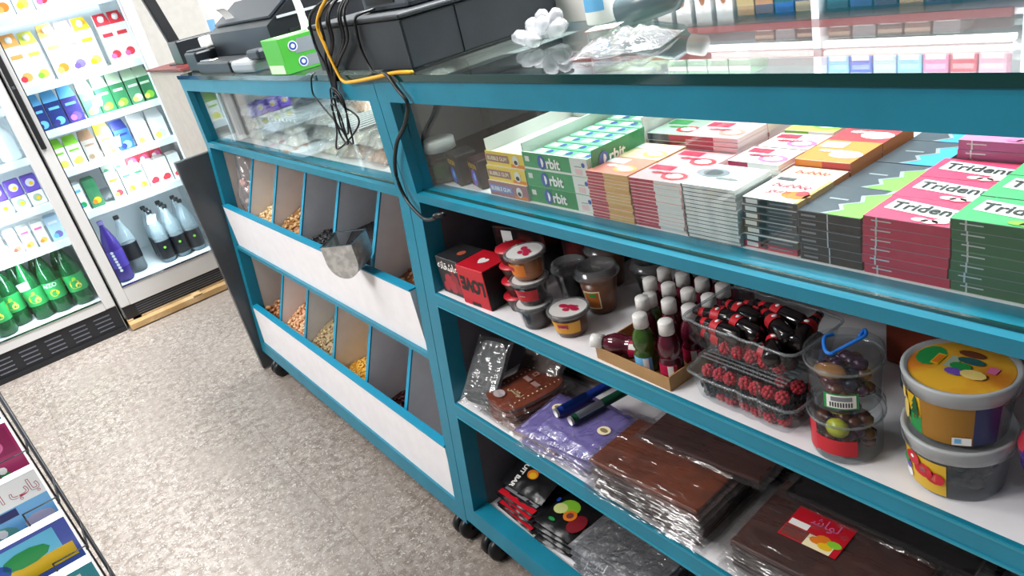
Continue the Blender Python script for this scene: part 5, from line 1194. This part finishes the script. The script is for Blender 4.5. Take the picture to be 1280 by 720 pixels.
# tissue box
TG = M('tissue_box_green', '#4db33c', .45); TGR = M('tissue_box_grey', '#8e959a', .45)
t = thing('tissue_box', 'green and grey tissue box with a white tissue sticking up', 'tissue box', (-1.661, .558, ZT))
mb = MB().rbox(0, .1, 0, .2, 0, .072, TG, .001, 1)
R = RIGHT(.1004, 0, 0)
mb.poly([(.03, .036, 0), (.2, .03, 0), (.2, .06, 0), (.04, .064, 0)], TGR, R); mb.poly([(.04, .006, 0), (.2, .004, 0), (.2, .024, 0), (.05, .028, 0)], TGR, R)
for yy, zz in ((.028, .052), (.04, .018)): mb.disc(.0105, .0004, PAPER, 16, R, 1, 1, yy, zz); mb.disc(.008, .0007, BLUE, 16, R, 1, 1, yy, zz); mb.disc(.0045, .001, PAPER, 12, R, 1, 1, yy, zz)
mb.rect(.004, .09, .002, .02, M('tissue_pale_green', '#c9dfc2', .5), FRONT(0, -.0004, 0)); mb.poly([(.05, .1, .0725), (.09, .02, .0725), (.02, .02, .0725)], PAPER)
mb.build('box_body', t)
def tis(u, v): 
    w_ = .022 * (1 - .75 * v); a = (u - .5) * 2
    return (.055 + w_ * a + .006 * math.sin(v * 4), .085 + .008 * math.sin(a * 5 + v * 3) * (1 - v * .4), .066 + .075 * v)
MB().grid(tis, 14, 12, M('tissue', '#eef1ef', .8)).build('tissue', t)
# printers and readers further along
DK = M('device_black', '#12161b', .35, var=.08); DKB = M('device_slate', '#262c33', .4)
t = thing('receipt_printer', 'black receipt printer with a wide slanted cover on the bin counter', 'printer', (-2.37, .66, ZT))
MB().prism([(0, 0), (.30, 0), (.30, .15), (.10, .15), (0, .09)], 0, .49, DK, 'x').build('printer_body', t)
MB().prism([(.02, .1052), (.1, .1532), (.29, .1532), (.29, .158), (.098, .158), (.018, .1105)], .015, .475, DKB, 'x').build('cover', t)
MB().box(.4902, .494, .03, .29, .10, .106, GREYL).box(.4902, .493, .05, .2, .03, .07, BLACK).build('side_trim', t)
MB().grid(lambda u, v: (.1 + .08 * u, .03 - .02 * v, .12 + .05 * v - .02 * v * v), 6, 8, PAPER).build('paper_slip', t)
t = thing('screen', 'dark screen tilted back behind the receipt printer', 'screen', (-2.34, 1.0, ZT))
X = RX(-14)
MB().rbox(-.14, .28, -.012, .012, .05, .34, DK, .004, 2, X).build('panel', t); MB().box(.04, .1, -.03, .04, 0, .012, DK).box(.06, .08, -.012, .012, .012, .07, DK).build('stand', t)
MB().rect(-.13, .27, .06, .33, M('screen_glass', '#4a545c', .15), X @ FRONT(0, -.0125, 0)).build('display', t)
t = thing('card_reader', 'black card reader with a white paper roll cover at the counter end', 'card reader', (-2.497, .60, ZT))
MB().rbox(0, .12, 0, .17, 0, .055, DK, .006, 2).build('reader_body', t); MB().rbox(.02, .1, .05, .13, .0552, .088, PWHITE, .006, 2).build('roll_cover', t); MB().rbox(.02, .1, .005, .045, .0552, .06, DKB, .002).build('keypad', t)
t = thing('flat_scanner', 'slim black device lying between the card reader and the receipt printer', 'scanner', (-2.30, .575, ZT))
MB().rbox(0, .3, 0, .075, 0, .03, DK, .005, 2).build('scanner_body', t); MB().rbox(.02, .12, .008, .03, .0302, .034, CHROME, .001, 1).build('trim', t)
t = thing('barcode_scanner', 'small silver handheld reader lying near the green tissue box', 'scanner', (-1.99, .575, ZT))
MB().rbox(0, .17, 0, .05, 0, .028, M('reader_silver', '#a7abae', .35, metal=.4), .008, 2).build('reader_body', t); MB().rbox(.12, .2, .01, .045, .0285, .05, DKB, .006, 2).build('reader_head', t)
t = thing('till_keyboard', 'black till keyboard with rows of keys lying beside the receipt printer', 'keyboard', (-1.85, .65, ZT))
MB().prism([(0, 0), (.3, 0), (.3, .055), (0, .022)], 0, .17, DK, 'x').build('keyboard_body', t)
mb = MB()
for a in range(5):
    for b in range(9): mb.rbox(.012 + .03 * a, .036 + .03 * a, .012 + .031 * b, .036 + .031 * b, .0 + .0235 + .0034 * b, .0315 + .0034 * b, DKB if (a + b) % 7 else GREYL, .002, 1)
mb.build('keys', t)
t = thing('dark_box', 'dark box with red base edge standing on the beige cabinet', 'box', (-2.93, .665, 1.0083))
MB().rbox(0, .12, 0, .2, .008, .085, DK, .004).build('box_body', t); MB().box(-.001, .121, -.001, .2, 0, .008, M('red_edge', '#8a3630', .5)).build('base_edge', t)
t = thing('display_stand', 'black upright post leaning on the beige cabinet between the fridges and the counter', 'stand', (-3.09, .74, 1.0083))
MB().rbox(-.015, .015, -.02, .02, 0.004, .5, BLACK, .004, 2, RX(10)).build('post', t); MB().rbox(-.05, .05, -.05, .05, 0, .006, BLACK, .002).build('foot_plate', t)
t = thing('white_parcel', 'white carton with light print on the beige cabinet behind the dark box', 'carton', (-3.22, .9, 1.0083))
MB().rbox(0, .14, 0, .12, 0, .22, CARDW, .002).rect(.02, .12, .03, .12, LBLUE, FRONT(0, -.0004, 0)).build('carton_body', t)
# cables
CABB = M('black_cable', '#101114', .4); CABY = M('yellow_cable', '#e3a81c', .4)
def cable(name, label, pts, r, m, extra=None, n=8):
    t = thing(name, label, 'cable', pts[0]); inv = Matrix.Translation(-Vector(pts[0]))
    MB().tube(smooth_path(pts, n), r, m, 8, X=inv).build('cord', t)
    if extra: extra(t, inv)
    return t
cable('yellow_cable', 'yellow cable bent over the edge of the countertop at the cash drawer', [(-1.235, .59, 1.16), (-1.262, .556, 1.135), (-1.318, .551, 1.10), (-1.312, .550, 1.06), (-1.292, .549, 1.013), (-1.280, .549, 1.0005), (-1.255, .549, .9985), (-1.165, .55, 1.0055), (-1.088, .5555, 1.0125), (-1.045, .5605, 1.0115)], .0032, CABY)
def plug(t, inv): MB().tube([(-1.062, .538, .7795), (-1.052, .539, .7825), (-1.035, .541, .7855)], .0048, CABB, 8, X=inv).build('plug', t)
cable('black_cable', 'thick black cable hanging over the counter joint with its plug end', [(-1.135, .556, 1.013), (-1.107, .55, 1.0088), (-1.088, .549, .99), (-1.0685, .55, .965), (-1.098, .55, .93), (-1.148, .55, .8935), (-1.184, .55, .8399), (-1.173, .549, .7918), (-1.1165, .543, .7658), (-1.07, .539, .7735), (-1.055, .539, .7815)], .0034, CABB, plug)
cable('thin_cable', 'thin black cable looping down over the glass of the snack case', [(-1.43, .562, 1.0125), (-1.426, .551, 1.006), (-1.443, .55, .978), (-1.432, .55, .962), (-1.40, .55, .938), (-1.3801, .55, .922), (-1.388, .55, .90), (-1.4158, .55, .8646), (-1.35, .55, .885), (-1.285, .55, .915), (-1.2687, .55, .933), (-1.29, .55, .945), (-1.32, .55, .955), (-1.335, .55, .985)], .0018, CABB)
def knot(t, inv):
    mb = MB()
    for a, (dx, w_, h_, ph) in enumerate(((0, .03, .055, 0), (.012, .022, .062, .6), (-.008, .018, .048, 1.2))):
        pts = [(-1.335 + dx + w_ * math.sin(q) * (1 + .3 * math.sin(2 * q + ph)), .547 - .002 * a, .945 - .012 * a + h_ * math.cos(q + .25 * ph) * .8) for q in [2 * math.pi * i / 16 for i in range(17)]]
        mb.tube(smooth_path(pts, 4), .0019, CABB, 6, X=inv)
    mb.tube([(-1.352, .548, .968), (-1.332, .545, .972), (-1.316, .548, .966), (-1.332, .55, .962), (-1.352, .548, .968)], .0024, CABB, 6, X=inv)
    mb.build('coiled_part', t)
    m2 = MB()
    for a in range(7):
        x0 = -1.335 + .016 * a; s = .02 * math.sin(a * 1.7)
        m2.tube(smooth_path([(-1.255 + .008 * a, .60, 1.15), (x0 + s + .035, .556, 1.115), (x0 + s + .02, .5535, 1.07), (x0 * .6 - 1.335 * .4 + .0 + s * .5, .552, 1.035), (-1.335 + .003 * a, .552, 1.005), (-1.335 + .002 * a, .548, .975)], 6), .0024, CABB, 6, X=inv)
    m2.build('strands', t)
cable('cable_bundle', 'bundle of black cables knotted and hanging off the countertop beside the cash drawer', [(-1.24, .60, 1.15), (-1.335, .556, 1.12), (-1.362, .553, 1.07), (-1.342, .552, 1.02), (-1.335, .549, .98)], .0028, CABB, knot)
cable('flat_cable', 'black cable lying down the front of the cash drawer', [(-1.185, .60, 1.105), (-1.188, .565, 1.1008), (-1.193, .5605, 1.08), (-1.196, .5605, 1.05), (-1.183, .5605, 1.02), (-1.165, .5585, 1.0115), (-1.12, .5585, 1.0115)], .0024, CABB)
# crumpled clear plastic bow
CRB = CLEAR('white_clear_plastic', '#ffffff', .14, body=.38, bodycol='#e9eaee', ior=1.6, bump=.8, bscale=70, bdist=.01)
CRB2 = CLEAR('thin_clear_bag', '#ffffff', .14, body=.12, bodycol='#e9eaee', ior=1.6, bump=.8, bscale=50, bdist=.01)
t = thing('crumpled_plastic', 'crumpled clear plastic knotted like a bow on the glass top', 'plastic wrap', (-.915, .715, ZT))
mb = MB(); rnd = random.Random(3)
for i, (az, el, L_) in enumerate(((200, 10, .05), (160, 35, .045), (100, 70, .042), (40, 45, .05), (10, 20, .05), (300, 8, .045), (250, 15, .04), (60, 20, .045), (340, 50, .04))):
    X = T(0, 0, .02) @ RZ(az) @ RY(-el)
    mb.grid(lambda u, v: (L_ * math.sin(math.pi * v * .5) + .002 * fbm((u * 9, v * 9, i)), (.012 + .003 * fbm((u * 5, v * 5, i + 9))) * math.sin(math.pi * v) * math.cos(2 * math.pi * u), (.011 + .003 * fbm((u * 7, v * 4, i))) * math.sin(math.pi * v) * math.sin(2 * math.pi * u)), 14, 10, CRB, True, X)
zs_ = min(v[2] for v in mb.v); mb.v = [(x, y, z - zs_ + .0005) for x, y, z in mb.v]; mb.build('plastic_loops', t)
t = thing('white_carton', 'white carton with yellow printed top next to the crumpled plastic', 'carton', (-1.063, .87, ZT))
MB().rbox(0, .085, 0, .08, 0, .05, M('off_white_card', '#d5d2ce', .5), .001, 1).rect(.01, .07, .012, .06, M('mustard_print', '#c9a23c', .5), None, .0504).rect(.02, .055, .02, .05, BROWN, None, .0507).build('carton_body', t)
t = thing('paper_roll', 'white roll of paper standing beside the white carton', 'roll', (-.925, .85, ZT))
MB().lathe([(0, 0), (.024, 0), (.025, .002), (.025, .05), (.024, .052), (.006, .052), (.006, .045), (0, .045)], PAPER, 28).build('roll', t); MB().lathe([(.0252, .02), (.0252, .04)], LBLUE, 10, a0=240, a1=330).build('label', t)
t = thing('spray_bottle', 'grey teal bottle with black cap lying beyond the paper roll', 'bottle', (-.80, .83, ZT + .026), 0, None, (0, 78 * R2D, 12 * R2D))
MB().lathe([(0, -.05), (.022, -.05), (.025, -.045), (.025, .04), (.012, .055), (.012, .06)], M('teal_grey_plastic', '#5e7076', .25), 24).build('bottle_body', t); MB().lathe([(.014, .058), (.014, .08), (0, .081)], PWHITE, 18).build('cap', t)
t = thing('clear_bag', 'crinkled clear bag with a paper label lying on the glass top', 'bag', (-.70, .675, ZT), 24)
MB().grid(lambda u, v: ((u - .5) * .12, (v - .5) * .1, .002 + .022 * (1 - abs(2 * u - 1) ** 3) * (1 - abs(2 * v - 1) ** 3) * (.6 + .7 * abs(fbm((u * 7, v * 7, 2))))), 22, 18, CRB2).build('film', t)
MB().rect(-.05, -.01, .0, .03, PAPER, None, .026).rect(-.05, -.01, -.006, .0, CORAL, None, .026).build('label', t)

# ------------------------------------------------------------------ lit rack behind the counter (seen mirrored in the glass top)
RKY = 1.70
rk = thing('cigarette_rack', 'lit white shelf rack behind the counter with dark red shelf edges', 'rack', (-1.1, RKY, 0))
RW = M('rack_white', '#f1f3f5', .4); RE = M('rack_red_edge', '#7c1c22', .4); LED2 = M('rack_led', '#ffffff', .5, emit=7)
MB().box(-1.1, .9, .28, .3, .02, 2.1, RW).build('back_panel', rk)
for x in (-1.1, -.02, .44, .88): MB().box(x, x + .02, 0, .28, .0, 2.1, RW).build('upright', rk)
for z in (.62, 1.05, 1.205, 1.275, 1.50, 1.75):
    x1 = .88
    MB().box(-1.08, x1, .01, .28, z, z + .012, RW).box(-1.08, .42, -.002, .0098, z - .004, z + .014, RE).box(.46, x1, -.002, .0098, z - .004, z + .014, M('rack_grey_edge', '#9a8d8a', .4)).build('shelf', rk)
for z in (1.27, 1.495):
    mb = MB()
    for a, b in ((-.55, -.03), (.0, .42), (.47, .86)): mb.box(a, b, .012, .03, z - .012, z - .0005, LED2)
    mb.build('led_strip', rk)
MB().box(-1.1, .9, 0, .28, 0, .62, RW).build('cupboard', rk)
area('rack_fill', (-1.0, 1.25, 1.9), (-1.0, 1.9, 1.2), 1.6, .15, 42, (.96, .98, 1))  # added fill light without a fixture, brightens the rack and its mirror image
def box_pack(name, label, cat, x, y, z, w, d, h, m, group, band=None, mark=None):
    t = thing(name, label, cat, (x, y, z), 0, group); key = (name, m.name, w, h)
    if key in _P:
        for q in _P[key]: c = q.copy(); COL.objects.link(c); c.parent = t
        return
    mb = MB().rbox(0, w, 0, d, 0, h, m, .0015, 1)
    if band: mb.rect(.0, w, h * .55, h * .8, band, FRONT(0, -.0004, 0)); mb.rect(w * .1, w * .9, h * .08, h * .22, PAPER, FRONT(0, -.0004, 0))
    if mark: mb.disc(w * .28, .0007, mark, 14, FRONT(0, 0, 0), .7, 1.5, w * .5, h * .45)
    _P[key] = [mb.build('carton_body', t)]
nn = ['first', 'second', 'third', 'fourth', 'fifth', 'sixth', 'seventh', 'eighth', 'ninth', 'tenth', 'eleventh', 'twelfth']
for i in range(6): box_pack('tall_carton', f'tall white carton with brown oval on the lit rack, {nn[i]} from its end', 'carton', -1.78 + .072 * i, RKY + .02, 1.0622, .055, .07, .138, M('tall_carton_white', '#f4f1ee', .4), 'tall white cartons on the rack', None, M('oval_brown', '#a8683f', .45))
cols_ = [M('pack_tan', '#b07f4e', .4), M('pack_slate_blue', '#2a4a66', .4), M('pack_gold', '#c9b27a', .35, metal=.3), NAVY, M('pack_plum', '#3a2a4a', .4), M('pack_teal', '#12505a', .4), BLUE]
for i in range(9): box_pack('small_carton', f'dark carton on the lower lit shelf, {nn[i]} after the tall white ones', 'carton', -1.35 + .058 * i + (.028 if i > 3 else 0), RKY + .02, 1.0622, .053, .05, .12, cols_[(i * 3) % 7], 'dark cartons on the rack', cols_[(i * 5 + 2) % 7])
for i in range(8): box_pack('flat_carton', f'brown flat carton on the lit rack shelf, {nn[i]} along', 'carton', -1.30 + .062 * i + (.024 if i > 2 else 0), RKY + .02, 1.2172, .056, .06, .034, [M('pack_brown', '#5a4438', .4), M('pack_grey', '#6d706f', .4), M('pack_dark_brown', '#3c2d26', .4)][i % 3], 'flat brown cartons on the rack', [M('pack_beige', '#a89680', .4), GREYINK][i % 2])
for i in range(4): box_pack('flat_carton', f'pale green flat carton on the rack, {nn[i]} past the tall white ones', 'carton', -1.62 + .075 * i, RKY + .02, 1.2872, .07, .08, .05, M('pack_sage', '#8fae96', .4), 'pale green cartons on the rack', PAPER)
seq = [LBLUE, BLUE, M('pack_ice_blue', '#9fc4e0', .4), LBLUE, PINK, CRIM, M('pack_rose', '#d99ab0', .4), RED, RED, M('pack_sky', '#4aa0e0', .4), M('pack_moss', '#5d8a66', .4), M('pack_moss', '#5d8a66', .4)]
for i in range(12): box_pack('cigarette_pack', f'small colour printed pack standing on the upper lit shelf, {nn[i]} in its row', 'pack', -1.095 + .058 * i + (.062 if i > 6 else 0), RKY + .02, 1.2872, .054, .024, .086, seq[i], 'packs on the upper lit shelf', PAPER)
t = thing('round_tin', 'blue and green tin with white ring on the lit rack', 'tin', (-.735, RKY + .06, 1.0622))
MB().lathe([(0, 0), (.04, 0), (.04, .1), (0, .1)], M('tin_violet', '#6d62b0', .3), 24).disc(.026, 0, PAPER, 18, FRONT(0, -.0405, .06)).disc(.018, 0, LBLUE, 16, FRONT(0, -.0409, .06)).build('tin_body', t)

# ------------------------------------------------------------------ stand of children's books beside the aisle
WIRE = M('black_wire', '#1b1b1f', .4); CLA = CLEAR('clear_acrylic', '#f0f4f6', .05, body=.05)
bs = thing('book_stand', 'wire display stand of colouring books at the aisle beside the fridges', 'book stand', (-1.2, -.24, 0))
MB().tube([(-.22, .10, 0), (-.16, .10, .95)], .0035, WIRE, 8).build('upright', bs); MB().tube([(-.22, -.12, 0), (-.16, -.12, .95)], .0035, WIRE, 8).build('upright', bs)
MB().tube([(-.22, -.16, .006), (-.22, .14, .006)], .006, WIRE, 8).tube([(-.25, -.11, .006), (.06, -.11, .006)], .006, WIRE, 8).tube([(-.25, .09, .006), (.06, .09, .006)], .006, WIRE, 8).build('base', bs)
covers = [('sky blue', M('cover_sky', '#4f8fd0', .35)), ('magenta', M('cover_magenta', '#a3295f', .35)), ('pale grey and blue', M('cover_pale', '#cfd6dd', .35)), ('violet and yellow', M('cover_violet', '#4f5fb0', .35)), ('teal', M('cover_teal', '#3f9aa5', .35))]
PAGE = M('book_pages', '#eceae8', .6)
for lv, (zt, ox) in enumerate(((.76, -.12), (.686, -.06), (.623, 0), (.561, .06), (.507, .12))):
    zb_ = zt - .15; yo = .102 + .13 * (1 - (1.2 - ox) / 1.2); pk0 = len(bs.children)
    # wire pocket in front of each level
    mb = MB()
    y1, y0 = .112, -.13
    mb.tube([(-.09, y1, zb_), (.004, y1, zb_), (.012, y1, zt - .043), (.012, y1 - .045, zt - .043), (.012, y1 - .045, zt - .095)], .0016, WIRE, 6)
    mb.tube([(-.09, y0, zb_), (.004, y0, zb_), (.012, y0, zt - .043), (.012, y0 + .045, zt - .043), (.012, y0 + .045, zt - .095)], .0016, WIRE, 6)
    mb.tube([(.004, y0, zb_), (.004, y1, zb_)], .0016, WIRE, 6)
    mb.v = [(x + ox, y + yo - .102, z) for x, y, z in mb.v]
    mb.build('wire_pocket', bs)
    for b in range(4):
        nm, m = covers[(lv + (0 if b < 2 else 0)) % 5]
        front_ = b == 3
        t = thing('colouring_book', (f'{nm} colouring book at the front of its wire pocket' if front_ else f'white edged colouring book {["farthest behind", "second behind", "close behind"][b]} the {nm} one'), 'book', (-1.2 - .031 + .0076 * b + ox, -.24 + yo - .102, zb_ + .0026), 0, 'colouring books in the stand')
        X = RY(-6)
        mb = MB().box(-.0033, .0033, -.125, .104, 0, .148 - .001 * (3 - b), [PAGE, PAGE, PAGE, PAGE, m if True else PAGE, m], X)
        mb.build('book_body', t)
        if front_:
            p = MB(); F = X @ RIGHT(.0034, 0, 0)
            if lv == 1:
                p.rect(-.12, .1, .10, .142, M('cover_plum', '#8c2553', .35), F); p.text('\uFEE9\uFEAD\uFE8E\uFEEE\uFEDF\uFEAD', .03, F @ T(.055, .122, .0003), PINK, bold=.02)
                p.disc(.02, .0003, GRN, 14, F, 1.4, .8, .05, .07); p.disc(.006, .0006, PAPER, 8, F, 1, 1, .07, .08); p.disc(.016, .0003, ORG, 12, F, 1, 1, -.005, .065)
            elif lv == 2:
                p.rect(-.125, .104, .108, .147, PAPER, F); p.text('\uFEF2\uFEA0\uFEE8\uFED4\uFEB3\uFE8D \uFE8F\uFE8E\uFE91', .026, F @ T(.035, .127, .0003), CRIM, bold=.03); p.text('\uFEF2\uFEA0\uFEE8\uFED4\uFEB3\uFE8D \uFE8F\uFE8E\uFE91', .026, F @ T(.035, .127, .0006), PAPER)
                p.rect(-.125, .104, .0, .108, M('cover_sea', '#6fb0dd', .35), F); p.rect(-.06, .06, .094, .106, NAVY, F, .0003); p.disc(.024, .0005, M('cover_seafoam', '#5fa39a', .4), 14, F, 1.3, .8, .02, .07); p.disc(.007, .0008, PAPER, 8, F, 1, 1, .03, .078); p.disc(.014, .0005, M('cover_grey_fish', '#b9b4c8', .4), 10, F, 1.5, .8, .08, .075); p.disc(.012, .0005, YEL, 6, F, 1, 1, -.02, .09)
            elif lv == 3:
                p.rect(-.1, .085, .095, .142, M('cover_cyan', '#6cc2e4', .35), F); p.rect(-.06, .098, .085, .108, YEL, F, .0003); p.disc(.016, .0006, GRN, 10, F, 2, .8, .04, .118); p.disc(.014, .0006, BLUE, 10, F, 1.4, .9, -.0, .114); p.disc(.01, .0006, RED, 10, F, 1, 1, -.05, .1); p.disc(.02, .0003, M('cover_lilac', '#a9b6e6', .4), 12, F, 1.5, .8, .07, .06)
            else:
                p.rect(-.1, .085, .1, .14, PAPER, F); p.disc(.03, .0003, YEL, 14, F, 1.3, .8, .02, .06)
            p.build('cover_print', t)
